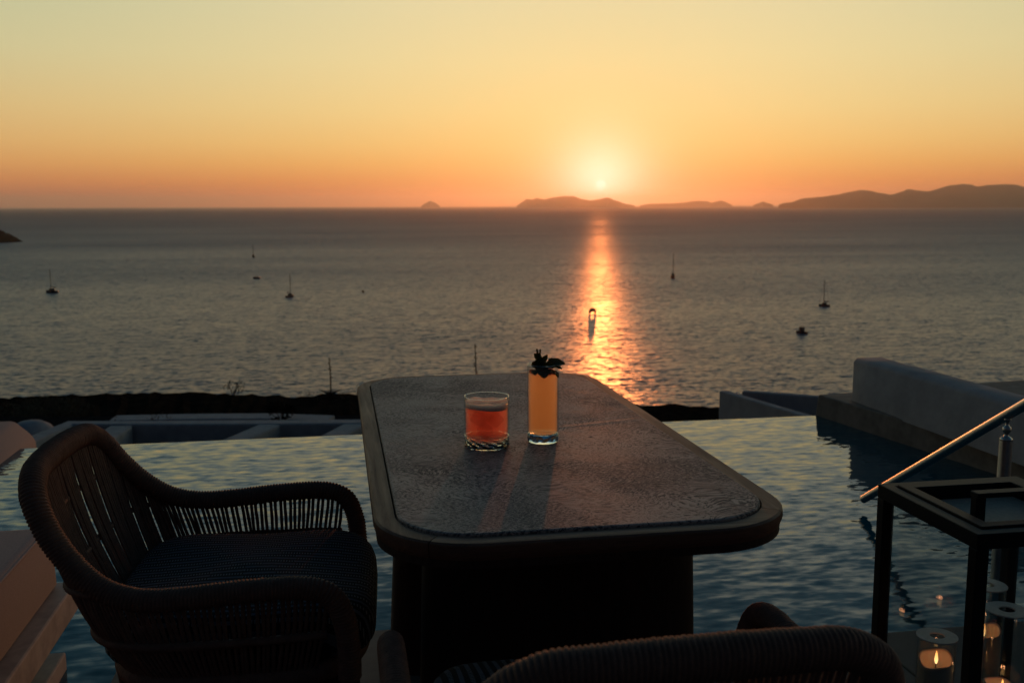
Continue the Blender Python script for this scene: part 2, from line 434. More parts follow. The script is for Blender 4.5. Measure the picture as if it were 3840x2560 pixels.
M['rock'] = simple('island_rock', (0.055, 0.045, 0.045), (0.035, 0.030, 0.032), 0.002, 0.95, 0, 0, 0.1, Specular_IOR_Level=0.0)
M['hull_dark'] = simple('dark_hull', (0.035, 0.045, 0.055), (0.028, 0.036, 0.045), 0.5, 0.35)
M['hull_white'] = simple('white_hull', (0.55, 0.56, 0.57), (0.48, 0.49, 0.5), 0.5, 0.35)
M['hull_red'] = simple('red_hull', (0.16, 0.03, 0.03), (0.12, 0.025, 0.025), 0.5, 0.4)
M['mast'] = simple('mast_alloy', (0.10, 0.10, 0.10), (0.08, 0.08, 0.08), 1, 0.5)

def mat_glass_thin(name, tint=(0.96, 0.97, 0.96), k=1.0, rough=0.02, nscale=0.0):
    t = NT(name)
    lw = t.nd('ShaderNodeLayerWeight'); lw.inputs[0].default_value = 0.5
    fr = t.math('ADD', t.math('MULTIPLY', t.math('POWER', lw.outputs['Facing'], 5.0), 0.9), 0.04)
    tr = t.nd('ShaderNodeBsdfTransparent'); tr.inputs[0].default_value = (*tint, 1)
    g = t.nd('ShaderNodeBsdfAnisotropic' if False else 'ShaderNodeBsdfGlossy'); g.inputs['Roughness'].default_value = rough
    mx = t.nd('ShaderNodeMixShader'); t.L.new(t.math('MULTIPLY', fr, k, clamp=True), mx.inputs[0])
    t.L.new(tr.outputs[0], mx.inputs[1]); t.L.new(g.outputs[0], mx.inputs[2])
    return t.done(mx.outputs[0])
M['glass'] = mat_glass_thin('clear_glass')
M['pane'] = mat_glass_thin('lantern_glass', (0.93, 0.95, 0.95), 1.1)
def mat_solid_glass():
    t = NT('thick_cut_glass')
    v = t.nd('ShaderNodeTexVoronoi'); t.L.new(t.coord(), v.inputs[0]); v.inputs['Scale'].default_value = 90
    g = t.nd('ShaderNodeBsdfGlass'); g.inputs['Color'].default_value = (0.95, 0.99, 1.0, 1); g.inputs['Roughness'].default_value = 0.02; g.inputs['IOR'].default_value = 1.5
    t.L.new(t.bump(v.outputs[0], 0.25, 0.003), g.inputs['Normal'])
    return t.done(g.outputs[0])
M['cut_glass'] = mat_solid_glass()
def mat_liquid(name, color, density, aniso, spots=None):
    t = NT(name)
    lw = t.nd('ShaderNodeLayerWeight'); lw.inputs[0].default_value = 0.5
    f = t.math('ADD', t.math('MULTIPLY', t.math('POWER', lw.outputs['Facing'], 5.0), 0.5), 0.01)
    tr = t.nd('ShaderNodeBsdfTransparent'); g = t.nd('ShaderNodeBsdfGlossy'); g.inputs['Roughness'].default_value = 0.15
    mx = t.nd('ShaderNodeMixShader'); t.L.new(f, mx.inputs[0]); t.L.new(tr.outputs[0], mx.inputs[1]); t.L.new(g.outputs[0], mx.inputs[2])
    v = t.nd('ShaderNodeVolumePrincipled'); v.inputs['Color'].default_value = (*color, 1); v.inputs['Density'].default_value = density
    v.inputs['Anisotropy'].default_value = aniso
    return t.done(mx.outputs[0], v.outputs[0])
M['orange_juice'] = mat_liquid('orange_drink', (1.0, 0.74, 0.40), 40, 0.80)
M['foam'] = mat_liquid('drink_foam', (1.0, 0.88, 0.82), 95, 0.60)
M['red_drink'] = mat_liquid('red_drink', (1.0, 0.42, 0.28), 34, 0.82)
def mat_ice():
    t = NT('ice')
    tr = t.nd('ShaderNodeBsdfTransparent'); tr.inputs[0].default_value = (1, 0.92, 0.9, 1)
    tl = t.nd('ShaderNodeBsdfTranslucent'); tl.inputs[0].default_value = (0.95, 0.6, 0.5, 1)
    mx = t.nd('ShaderNodeMixShader'); mx.inputs[0].default_value = 0.18; t.L.new(tr.outputs[0], mx.inputs[1]); t.L.new(tl.outputs[0], mx.inputs[2])
    return t.done(mx.outputs[0])
M['ice'] = mat_ice()
def mat_flame():
    t = NT('candle_flame')
    sep = t.nd('ShaderNodeSeparateXYZ'); t.L.new(t.coord(), sep.inputs[0])
    g = t.rng(sep.outputs[2], 0.0, 0.03)
    c = t.mix(g, (1.0, 0.62, 0.25), (1.0, 0.33, 0.06))
    e = t.nd('ShaderNodeEmission'); t.L.new(c, e.inputs[0]); e.inputs[1].default_value = 2.6
    return t.done(e.outputs[0])
M['flame'] = mat_flame()

def wave_normal(t, layers):
    """normal = up + sum of noise slopes; layers: (sx, sy, rot, scale, detail, ax, ay)"""
    acc = None
    for (sx, sy, rot, sc, det, ax, ay) in layers:
        c = t.noise(t.coord((sx, sy, 1), (0, 0, rot)), sc, det, 0.55, 0, 'Color')
        d = t.vmath('MULTIPLY', t.vmath('SUBTRACT', c, (0.5, 0.5, 0.5)), (ax, ay, 0.0))
        acc = d if acc is None else t.vmath('ADD', acc, d)
    return t.vmath('NORMALIZE', t.vmath('ADD', acc, (0.0, 0.0, 1.0)))
def mat_sea():
    t = NT('sea_water')
    # wide facet spread for the ripples too small to resolve, noise slopes for the waves one can see
    nrm = wave_normal(t, [(0.22, 1.0, R(-6), 0.42, 3, 0.48, 1.15), (0.34, 1.0, R(8), 1.3, 2, 0.9, 1.8), (0.2, 1.0, R(-4), 0.012, 3, 0.12, 0.22)])
    # sheltered smooth water inshore, rougher open water farther out
    sp = t.nd('ShaderNodeSeparateXYZ'); t.L.new(t.coord(), sp.inputs[0])
    dist = t.math('SQRT', t.math('ADD', t.math('MULTIPLY', sp.outputs[0], sp.outputs[0]), t.math('MULTIPLY', sp.outputs[1], sp.outputs[1])))
    lg = t.math('LOGARITHM', dist, 10.0)
    pat = t.noise(t.coord((0.35, 1, 1)), 0.004, 3, 0.5)
    ro = t.math('ADD', t.rng(lg, 2.7, 4.1, 0.34, 0.70), t.math('MULTIPLY', t.math('SUBTRACT', pat, 0.5), 0.22))
    b = t.pbsdf((0.022, 0.115, 0.185), ro, 0, nrm, IOR=1.33, Specular_IOR_Level=0.5)
    return t.done(b)
M['sea'] = mat_sea()
def mat_pool():
    t = NT('pool_water')
    nrm = wave_normal(t, [(0.38, 1.0, R(16), 22, 1, 0.07, 0.165), (0.42, 1.0, R(-16), 40.0, 1, 0.06, 0.13), (0.5, 1, R(5), 7, 1, 0.025, 0.05)])
    big = t.noise(t.coord(), 0.8, 2, 0.5)
    c = t.mix(big, (0.003, 0.072, 0.100), (0.006, 0.092, 0.125))
    b = t.pbsdf(c, 0.04, 0, nrm, IOR=1.33, Specular_IOR_Level=0.5)
    return t.done(b)
M['pool'] = mat_pool()

# ------------------------------------------------------------------ setting: sea, islands, land
SEA = -60.0
ys = [-2000, -200, 60, 300, 700, 1500, 4000, 10000, 25000, 60000, 90000]
xs = [-90000, -25000, -6000, -1500, 0, 1500, 6000, 25000, 90000]
mb = MB()
mb.add([(x, y, SEA) for y in ys for x in xs], [(j*9+i, j*9+i+1, (j+1)*9+i+1, (j+1)*9+i) for j in range(len(ys)-1) for i in range(8)])
tag(mb.build('sea', M['sea']), 'wide open sea with small wind ripples', kind='structure')

def island(name, pts, dist, depth=3000, base=770.0):
    """ridge profile given as (photo x, photo y of the crest); built as a solid hill with width and depth"""
    n = 40; mb = MB(); x0, x1 = pts[0][0], pts[-1][0]
    def crest(x):
        for (a, ya), (b, yb) in zip(pts, pts[1:]):
            if a <= x <= b:
                t = (x-a)/(b-a); t = t*t*(3-2*t)*0.5+t*0.5; return ya+(yb-ya)*t
        return pts[-1][1]
    rnd = random.Random(int(x0))
    cols = [x0+(x1-x0)*i/(n*2) for i in range(n*2+1)]
    rows = 9; vs = []
    for j in range(rows):
        f = -1+2*j/(rows-1)
        for i, x in enumerate(cols):
            q = PD(x, crest(x)+rnd.uniform(-0.6, 0.6), dist)
            h = max(0.0, q.z-SEA)
            g = PD(x, 770, dist+f*depth*0.5*(0.3+0.7*min(1, h/300)))
            prof = max(0.0, 1-abs(f))**0.8
            vs.append((g.x, g.y, SEA-2+h*prof*(1+rnd.uniform(-0.05, 0.05)*(prof < 0.95))))
    c = len(cols)
    mb.add(vs, [(j*c+i, j*c+i+1, (j+1)*c+i+1, (j+1)*c+i) for j in range(rows-1) for i in range(c-1)])
    return tag(mb.build(name, M['rock'], smooth=True), kind='structure')
island('island', [(1938, 771), (1960, 756), (1975, 745), (1995, 749), (2012, 742), (2040, 748), (2075, 740), (2115, 735), (2150, 735), (2180, 746), (2215, 752), (2245, 747), (2278, 740), (2310, 752), (2345, 764), (2380, 770)], 30000)
island('island', [(2400, 770), (2440, 764), (2500, 763), (2560, 760), (2610, 753), (2650, 754), (2668, 760), (2700, 752), (2715, 755), (2745, 769)], 32000)
island('island', [(2825, 769), (2842, 763), (2860, 756), (2880, 762), (2900, 768)], 27000, 800)
island('island', [(1580, 771), (1596, 762), (1612, 753), (1630, 760), (1648, 770)], 34000, 900)
island('island', [(2920, 768), (2945, 759), (2962, 760), (3010, 744), (3080, 738), (3140, 730), (3170, 722), (3230, 712), (3265, 716), (3300, 724), (3340, 730), (3370, 722), (3405, 708), (3440, 714), (3480, 718),
                  (3520, 706), (3560, 695), (3610, 690), (3640, 693), (3660, 700), (3700, 694), (3760, 691), (3800, 692), (3840, 702), (3900, 712), (4000, 735), (4200, 768)], 19000)
# dark headland jutting in from the left
mb = MB(); q = P(-60, 908, SEA); rnd = random.Random(3)
def hl(u, v):
    a = (u-0.5)*2; b = (v-0.5)*2
    r = max(0.0, 1-(a*a+b*b)**0.5)
    return (q.x+a*62, q.y+b*60, SEA-1+24*min(r*1.6, 1.0)**0.8*(0.8+0.35*rnd.random()))
mb.grid(22, 14, hl)
tag(mb.build('headland', M['land'], smooth=False), kind='structure')

# haze: the air over the sea
t = NT('sea_air')
pv = t.nd('ShaderNodeVolumePrincipled'); pv.inputs['Color'].default_value = (0.92, 0.86, 0.82, 1)
pv.inputs['Density'].default_value = 2.7e-5; pv.inputs['Anisotropy'].default_value = 0.78
hz_mat = t.done(None, pv.outputs[0])
mb = MB(); mb.box(-60000, 60000, -1900, 60000, SEA-1, 520)
tag(mb.build('haze', hz_mat), 'thin evening haze over the sea', kind='stuff')

# land below the pool: scrub terrace that ends in a cliff
def land_edge():
    crest = [(-400, 1492), (0, 1490), (240, 1481), (500, 1473), (700, 1470), (900, 1478), (1080, 1487), (1160, 1489), (1200, 1478), (1260, 1474), (1320, 1478), (1400, 1488),
             (1700, 1505), (2100, 1515), (2440, 1517), (2520, 1516), (2620, 1521), (2700, 1530), (3000, 1545), (3600, 1560), (4300, 1575)]
    return crest
CR_ = land_edge()
def crest_y(px):
    for (a, ya), (b, yb) in zip(CR_, CR_[1:]):
        if a <= px <= b: return ya+(yb-ya)*(px-a)/(b-a)
    return CR_[0][1] if px < CR_[0][0] else CR_[-1][1]
rnd = random.Random(11)
mb = MB(); cols = [-900+i*26 for i in range(0, 215)]
rows = [0.16, 0.2, 0.26, 0.34, 0.45, 0.58, 0.7, 0.8, 0.88, 0.94, 1.0, 1.012, 1.05, 1.2, 2.0]
nv = []
for j, f in enumerate(rows):
    for px in cols:
        e = P(px, crest_y(px), -7.0)
        x, y = e.x*f, e.y*f
        if f <= 1.0:
            z = -3.2 + (-7.0+3.2)*((f-0.16)/0.84)**0.8 + rnd.uniform(-0.12, 0.12)*(0.5 if f == 1.0 else 1)
        else:
            z = {1.012: -7.4, 1.05: -11.0, 1.2: -32.0, 2.0: -64.0}[f] + rnd.uniform(-0.3, 0.3)
        nv.append((x, y, z))
c = len(cols)
mb.add(nv, [(j*c+i, j*c+i+1, (j+1)*c+i+1, (j+1)*c+i) for j in range(len(rows)-1) for i in range(c-1)])
tag(mb.build('terrain', M['land'], smooth=False), kind='structure')

def land_z(f): return -3.2 + (-7.0+3.2)*(max(0, f-0.16)/0.84)**0.8
def on_land(px, py):
    """point of the scrub slope seen at this photo pixel"""
    z = -5.0
    for _ in range(8):
        q_ = P(px, py, z); e = P(px, crest_y(px), -7.0)
        f = (q_.xy.length)/(e.xy.length); z = land_z(min(f, 1.0))
    return Vector((q_.x, q_.y, z))

def shrub(loc, w, h, mat, label, n=420, group=None, seed=1, cat='shrub'):
    rnd = random.Random(seed)
    root = empty('shrub', loc); tag(root, label, cat, group)
    st = MB()
    for k in range(7):
        a = rnd.uniform(0, 2*PI); tip = Vector((math.cos(a)*w*0.35, math.sin(a)*w*0.35, h*rnd.uniform(0.6, 0.95)))
        st.tube([(0, 0, -0.05), tip*0.5+Vector((0, 0, h*0.1)), tip], lambda i: 0.02*h*(1-i*0.4), 5)
    st.build('stem', M['stalk'], root)
    lf = MB()
    clumps = [(rnd.uniform(-.38, .38)*w, rnd.uniform(-.38, .38)*w, rnd.uniform(0.25, 0.8)*h, rnd.uniform(.14, .28)*w) for _ in range(9)]
    for k in range(n):
        cx, cy_, cz, cr = rnd.choice(clumps)
        d = Vector((rnd.gauss(0, 1), rnd.gauss(0, 1), rnd.gauss(0, 1))).normalized()*cr*rnd.uniform(0.4, 1.05)
        p = Vector((cx+d.x, cy_+d.y, max(0.02, cz+d.z*0.8)))
        s_ = h*rnd.uniform(0.035, 0.075)
        a = Vector((rnd.gauss(0, 1), rnd.gauss(0, 1), rnd.gauss(0, 1))).normalized(); b = a.orthogonal().normalized()
        lf.add([p-a*s_, p+b*s_*0.45, p+a*s_, p-b*s_*0.45], [(0, 1, 2, 3)])
    lf.build('foliage', mat, root)
    return root

# lower terraces seen beyond the pool edge on the left: white parapets round planted beds
def wall_run(name, pts, zt, th, hh, label, cat='wall', parent=None, mat=None, top_drop=None):
    """low wall along ground points; pts are photo pixels of the centre of the coping at height zt"""
    w = [P(a, b, zt) for a, b in pts]
    mb = MB(); n = len(w); Lf = []; Rt = []
    for i, p in enumerate(w):
        a = w[max(0, i-1)]; b = w[min(n-1, i+1)]; d = (b-a); d.z = 0; d.normalize(); nn = Vector((-d.y, d.x, 0))*th*0.5
        Lf.append(p+nn); Rt.append(p-nn)
    rings = [[(Lf[i].x, Lf[i].y, zt-hh), (Rt[i].x, Rt[i].y, zt-hh), (Rt[i].x, Rt[i].y, zt), (Lf[i].x, Lf[i].y, zt)] for i in range(n)]
    mb.loft(rings)
    o = mb.build(name, mat or M['plaster'], parent, bevel=0.03, bseg=2)
    if parent is None: tag(o, label, cat)
    return o
ZT = -2.0
wall_run('parapet_wall', [(-260, 1720), (60, 1668), (262, 1583), (700, 1582), (1100, 1580), (1500, 1577)], ZT, 0.30, 1.3, 'long low white parapet wall running beyond the left half of the pool edge')
wall_run('parapet_wall', [(455, 1594), (372, 1650)], ZT-0.01, 0.34, 1.3, 'short white dividing wall behind the top of the left rope chair')
wall_run('parapet_wall', [(1015, 1588), (862, 1655)], ZT-0.01, 0.34, 1.3, 'white dividing wall slanting across the planted terrace, halfway between chair and table')
wall_run('parapet_wall', [(1332, 1586), (1215, 1650)], ZT-0.01, 0.34, 1.3, 'white dividing wall beside the far left corner of the table')
wall_run('terrace_ledge', [(420, 1566), (700, 1560), (1000, 1558), (1240, 1566)], ZT-0.6, 0.5, 0.8, 'thin pale ledge just beyond the long low parapet', 'ledge')
mb = MB(); a, b, c_, d = P(-400, 1745, ZT-0.9), P(1600, 1690, ZT-0.9), P(1700, 1583, ZT-0.9), P(-100, 1590, ZT-0.9)
mb.prism([a, b, c_, d], ZT-1.6, ZT-0.75)
tag(mb.build('terrace_bed', M['soil']), kind='structure')
# small white dome
q = P(122, 1676, -2.7)
mb = MB(); mb.lathe([(0.44, -0.5), (0.44, 0.0), (0.43, 0.12), (0.385, 0.25), (0.30, 0.36), (0.18, 0.43), (0.06, 0.455), (0.0, 0.456)], 32)
tag(mb.build('chapel_dome', M['plaster'], loc=(q.x, q.y, q.z), smooth=True), 'small rounded white dome behind the left chair, beyond the pool edge', 'dome')

# ------------------------------------------------------------------ pool
WZ = -0.05
far_l, far_r = P(540, 1663, WZ), P(3066, 1558, WZ)
dirf = (far_r-far_l).normalized()
FL = far_l - dirf*6.0; FR = far_r + dirf*0.25
NV_L, NV_R = 2.83, 2.54                     # deck edge, left part and right part (v)
JOG = 0.30
poly = [(-9.0, NV_L), (JOG, NV_L), (JOG, NV_R), (4.2, NV_R), (FR.x+1.0, FR.y), (FR.x, FR.y), (FL.x, FL.y)]
K0, K1 = P(3066, 1559, WZ), P(3714, 1771, WZ)        # waterline along the kerb
kd = (K1-K0).normalized(); K2 = K0 + kd*7.0
# water: sheet with a small rounded lip over the far edge
fn = Vector((-dirf.y, dirf.x, 0))
mb = MB()
near = [(-9.0, -0.5), (4.4, -0.5)]
def water(u, v):
    a = Vector((-9.0+ (FR.x+9.0+1.2)*u, -0.8, 0)); b = FL.lerp(FR, u)
    p = a.lerp(b, v); return (p.x, p.y, WZ)
mb.grid(4, 4, water)
lip = []
for k in range(0, 7):
    an = R(90*k/6); lip.append((0.035*math.sin(an), -0.035*(1-math.cos(an))))
lip.append((0.037, -0.5))
b0 = len(mb.v)
vs = []
for (o_, z_) in lip:
    for u in (0, 1):
        p = FL.lerp(FR, u)+fn*o_; vs.append((p.x, p.y, WZ+z_))
mb.add(vs, [(2*i, 2*i+1, 2*i+3, 2*i+2) for i in range(len(lip)-1)])
tag(mb.build('pool_water', M['pool'], smooth=False), 'dark teal pool water with soft ripples', kind='structure')
mb = MB()
a, b = FL+fn*0.03, FR+fn*0.03
mb.prism([a, b, b-fn*0.02, a-fn*0.02][::-1], -2.2, WZ-0.04)
mb.prism([(-9, -0.8), (5.5, -0.8), (b-fn*0.1)[:2], (a-fn*0.1)[:2]], -1.6, -1.3)
tag(mb.build('pool_basin', M['kerb']), kind='structure')

# deck: grout bed and separate paving tiles
deck = MB()
deck.prism([(-0.62, NV_L), (-0.62, -3), (5, -3), (5, NV_R), (JOG, NV_R), (JOG, NV_L)][::1], -1.3, -0.018)
dk = deck.build('deck_floor', M['grout']); tag(dk, kind='structure')
tile_me = {}
def tile(x0, x1, y0, y1):
    k = (round(x1-x0, 3), round(y1-y0, 3))
    if k not in tile_me:
        w, h = k; mb = MB(); mb.box(-w/2, w/2, -h/2, h/2, -0.02, 0.0); tile_me[k] = mb.mesh('tile', M['tile'], bevel=0.002, bseg=1)
    link('tile', tile_me[k], None, dk, ((x0+x1)/2, (y0+y1)/2, random.uniform(-0.0008, 0.0008)))
g = 0.004
TX = [-0.62, -0.3] + [0.3+0.6*i for i in range(6)]
for i in range(len(TX)-1):
    x0, x1 = TX[i], TX[i+1]
    nv_ = NV_L if x1 <= JOG+1e-6 else NV_R
    y = nv_
    for k in range(5):
        h = 0.34 if k == 0 else 0.6
        tile(x0+g/2, x1-g/2, y-h+g/2, y-g/2 if k else y+0.02); y -= h

# kerb along the right of the pool
KZ = 0.085
kn = Vector((kd.y, -kd.x, 0))
if kn.x < 0: kn = -kn
mb = MB()
e0 = K0 - kd*0.28
def kr(p, zt): return [(p.x, p.y, -1.4), (p.x+kn.x*3.2, p.y+kn.y*3.2, -1.4), (p.x+kn.x*3.2, p.y+kn.y*3.2, zt), (p.x, p.y, zt)]
ra = [(e0.x, e0.y, -1.4), (e0.x+kn.x*3.2, e0.y+kn.y*3.2, -1.4), (K0.x+kn.x*3.2+kd.x*0.02, K0.y+kn.y*3.2, KZ), (K0.x, K0.y, KZ)]
mb.loft([ra, kr(K2, KZ)])
o = mb.build('pool_kerb', M['kerb'], bevel=0.008, bseg=2); tag(o, 'wide brownish grey kerb along the right side of the pool, under the thick white wall', 'kerb')
# thick white parapet on the kerb
A = P(3190, 1500, KZ); B = P(3840, 1738, KZ)
wd = (B-A).normalized(); B2 = A+wd*5.5; wn = Vector((wd.y, -wd.x, 0))
if wn.x < 0: wn = -wn
def wall_prof(p):
    th, zt, r = 0.20, KZ+0.262, 0.03
    pr = [(0, KZ-0.01), (0, zt-r), (0.006, zt-r*0.5), (0.02, zt-0.006), (0.04, zt), (th-0.04, zt), (th-0.02, zt-0.006), (th-0.006, zt-r*0.5), (th, zt-r), (th, KZ-0.01)]
    return [((p+wn*a_).x, (p+wn*a_).y, z_) for a_, z_ in pr]
mb = MB(); n = 26; rings = []
rnd = random.Random(5)
for i in range(n+1):
    p = A + wd*(5.5*i/n); f = 1.0
    rr = wall_prof(p)
    wob = [(x+rnd.uniform(-.0025, .0025), y+rnd.uniform(-.0025, .0025), z+(rnd.uniform(-.003, .003) if z > KZ else 0)) for x, y, z in rr]
    if i == 0:
        cx = sum(q[0] for q in rr)/len(rr)
        inner = [(x+wd.x*0.0, y+wd.y*0.0, z-0.012 if z > KZ+0.2 else z) for x, y, z in rr]
        ctr = Vector((sum(q[0] for q in rr)/10, sum(q[1] for q in rr)/10, 0))
        inner = [(ctr.x+(x-ctr.x)*0.9, ctr.y+(y-ctr.y)*0.9, z) for x, y, z in inner]
        rings.append(inner)
        rings.append([(x+wd.x*0.015, y+wd.y*0.015, z) for x, y, z in wob]); continue
    rings.append(wob)
mb.loft(rings)
o = mb.build('parapet_wall', M['plaster'], smooth=True); o.data.set_sharp_from_angle(angle=R(50))
tag(o, 'thick rounded white plaster wall standing on the kerb right of the pool', 'wall')
# lower terrace: V of two parapets beyond the pool edge
zt = -0.75
rt = empty('terrace_wall', P(2697, 1465, zt)); tag(rt, 'white V shaped terrace parapet beyond the pool edge, left of the thick wall', 'wall')
def wseg(p0, p1, th, hh, name):
    a, b = P(*p0, zt), P(*p1, zt); d = (b-a).normalized(); nn = Vector((-d.y, d.x, 0))*th
    mb = MB(); q4 = [a, b, b+nn, a+nn]; 
    if (b-a).cross(nn).z < 0: q4 = q4[::-1]
    mb.prism([(v.x, v.y) for v in q4], zt-hh, zt)
    o = mb.build(name, M['plaster'], bevel=0.012, bseg=2); o.parent = rt; o.matrix_parent_inverse = Matrix.Translation(-rt.location); return o
wseg((2697, 1465), (3120, 1590), 0.10, 1.9, 'front_panel')
wseg((2782, 1467), (3160, 1494), 0.10, 1.3, 'rear_panel')
# dark band left of the wall end
q0, q1 = P(3064, 1478, -0.1), P(3190, 1466, -0.1)

# bright lit wall block at the far left of the pool
e = P(0, 1680, WZ)
q = P(88, 1676, WZ)
mb = MB()
ang = R(0)
mb.add([(0,0,-0.4),(-1.6,0,-0.4),(-1.6,1.2,-0.4),(0.0,1.2,-0.4),(-0.02,0,-0.04),(-1.6,0,-0.04),(-1.6,1.0,0.17),(-0.30,1.0,0.17)][:0], [])
mb.loft([[(-1.7, -0.9, -0.5), (0.06, -0.9, -0.5), (0.06, 0, -0.5), (-1.7, 0, -0.5)], [(-1.7, -0.9, 0.0), (0.03, -0.9, 0.0), (0.03, 0, 0.0), (-1.7, 0, 0.0)], [(-1.7, -0.85, 0.115), (-0.06, -0.85, 0.115), (-0.06, -0.06, 0.115), (-1.7, -0.06, 0.115)]])
o = mb.build('sun_pad', M['sofa'], loc=(q.x-0.03, q.y+0.25, WZ), bevel=0.03, bseg=3, smooth=True)
tag(o, 'pale padded block at the far left end of the pool, its side glowing orange', 'lounger')

# ------------------------------------------------------------------ lounge seat at the left
def lounge():
    # slab corner (right end, top) and its run follow the site axis
    zt = 0.185
    c0 = P(288, 2177, zt)
    root = empty('daybed', (c0.x, c0.y, 0)); tag(root, 'pale upholstered daybed on two stone slabs at the left edge of the photo', 'daybed')
    mb = MB(); mb.box(-1.6, 0, -1.9, 0, zt-0.085, zt); mb.build('slab', M['stone'], root, bevel=0.006)
    b0 = P(248, 2441, 0.0)
    bx, by = b0.x-c0.x, b0.y-c0.y
    mb = MB(); mb.box(-1.6, bx, -1.9, by, -0.5, 0.0); mb.build('plinth', M['stone'], root, bevel=0.006)
    # upholstered block with slightly leaning side
    cb = P(227, 2182, zt); x1 = cb.x-c0.x; y1 = cb.y-c0.y-0.01
    ct = P(183, 1972, 0.44); tx = ct.x-c0.x; ty = ct.y-c0.y
    zt2 = 0.44; rings = []
    for k, (f, ins) in enumerate(((0, 0.006), (0.04, 0.0), (0.5, -0.004), (0.93, 0.0), (0.97, 0.004), (0.99, 0.012), (1.0, 0.022))):
        z = zt+0.002+(zt2-zt-0.002)*f
        xx = x1+(tx-x1)*f-ins; yy = y1+(ty-y1)*f-ins
        rings.append([(q_[0], q_[1], z) for q_ in rrect(-1.4, xx, -1.9, yy, 0.03, 6)])
    mb = MB(); mb.loft(rings); cu = mb.build('cushion', M['sofa'], root, smooth=True); cu.data.set_sharp_from_angle(angle=R(60))
    mb = MB(); z = zt2-0.010
    mb.tube([(q_[0], q_[1], z) for q_ in rrect(-1.398, tx-0.006, -1.898, ty-0.006, 0.03, 6)], 0.0045, 6, closed=True)
    mb.build('piping', M['sofa'], cu, smooth=True)
lounge()

# ------------------------------------------------------------------ table
def make_table():
    root = empty('dining_table', ((TX0+TX1)/2, (TY0+TY1)/2, 0))
    tag(root, 'long round cornered table with mottled stone top set in a teak rim', 'table')
    cx, cy_ = root.location.x, root.location.y
    hx, hy = (TX1-TX0)/2, (TY1-TY0)/2
    rr = 0.165; rim = 0.034; zr = -0.0045
    # rim in four separate pieces meeting in mitred joints; profile: flat top, upright edge, undercut
    prof = [(0.0, zr-0.02), (0.0, zr), (0.02, zr), (rim-0.004, zr), (rim, zr-0.003), (rim+0.001, zr-0.014), (rim-0.003, zr-0.026), (rim-0.016, zr-0.042), (rim-0.038, zr-0.053), (rim-0.07, zr-0.058), (0.0-0.03, zr-0.058)]
    inner = rrect(-hx+rim, hx-rim, -hy+rim, hy-rim, rr-rim, 14)
    n = len(inner); per = 15
    # path of inner outline with normals
    path = [Vector((p[0], p[1], 0)) for p in inner]
    nor = []
    for i in range(n):
        c = i//per; cc = ((hx-rr, hy-rr), (-hx+rr, hy-rr), (-hx+rr, -hy+rr), (hx-rr, -hy+rr))[c]
        v = path[i]-Vector((cc[0], cc[1], 0)); nor.append(v.normalized())
    def piece(idx, mat):
        mb = MB(); rings = []
        for i in idx:
            rings.append([(path[i].x+nor[i].x*a, path[i].y+nor[i].y*a, TZ+z) for a, z in prof])
        mb.loft(rings); mb.build('rim_piece', mat, root, auto=35)
    # joints part way round each corner
    def gap(idx):
        return idx
    j = [6, per+6+2, 2*per+9, 3*per+9]
    segs = [(j[0], j[1]), (j[1], j[2]), (j[2], j[3]), (j[3], j[0]+n)]
    for k, (a, b) in enumerate(segs):
        idx = [i % n for i in range(a, b+1)]
        # small open joint: pull the two end rings in by 0.8 mm
        mb = MB(); rings = []
        for c, i in enumerate(idx):
            off = Vector((0, 0, 0))
            if c == 0: off = (path[idx[1]]-path[i]).normalized()*0.0009
            if c == len(idx)-1: off = (path[idx[-2]]-path[i]).normalized()*0.0009
            rings.append([(path[i].x+nor[i].x*a_+off.x, path[i].y+nor[i].y*a_+off.y, TZ+z_) for a_, z_ in prof])
        mb.loft(rings); mb.build('rim_piece', M['wood'] if k % 2 == 1 or k == 3 and False else M['wood_x'], root, auto=35)
    # stone top: stands a little proud of the rim with an eased edge and a dark gap
    g_ = 0.003; rings = []
    for ins, z in ((0.0, -0.022), (0.0, -0.002), (0.001, -0.0006), (0.003, 0.0)):
        rings.append([(p[0], p[1], TZ+z) for p in rrect(-hx+rim+g_+ins, hx-rim-g_-ins, -hy+rim+g_+ins, hy-rim-g_-ins, rr-rim-g_-ins, 14)])
    top = rings[-1]
    for k_ in (0.98, 0.8, 0.6, 0.4, 0.2, 0.02): rings.append([(p[0]*k_, p[1]*k_, TZ) for p in top])
    mb = MB(); mb.loft(rings); o_ = mb.build('stone_top', M['inlay'], root, auto=35)
    for p in o_.data.polygons:
        if p.normal.z > 0.999: p.use_smooth = False
    mb = MB(); mb.prism(rrect(-hx+rim-0.03, hx-rim+0.03, -hy+rim-0.03, hy-rim+0.03, rr-rim+0.03, 14), TZ-0.045, TZ-0.024)
    mb.build('apron', M['wood_dark'], root)
    # two oval pedestals
    for yc in (-hy+0.33, hy-0.33):
        rings = []
        for z, w, d in ((0.0, 0.285, 0.095), (0.05, 0.280, 0.092), (0.40, 0.263, 0.082), (TZ-0.062, 0.255, 0.078)):
            rings.append(superell(w, d, 3.2, 48, 0, yc, z))
        mb = MB(); mb.loft(rings); mb.build('pedestal', M['wood_dark'], root, smooth=True).data.set_sharp_from_angle(angle=R(50))
    return root
make_table()

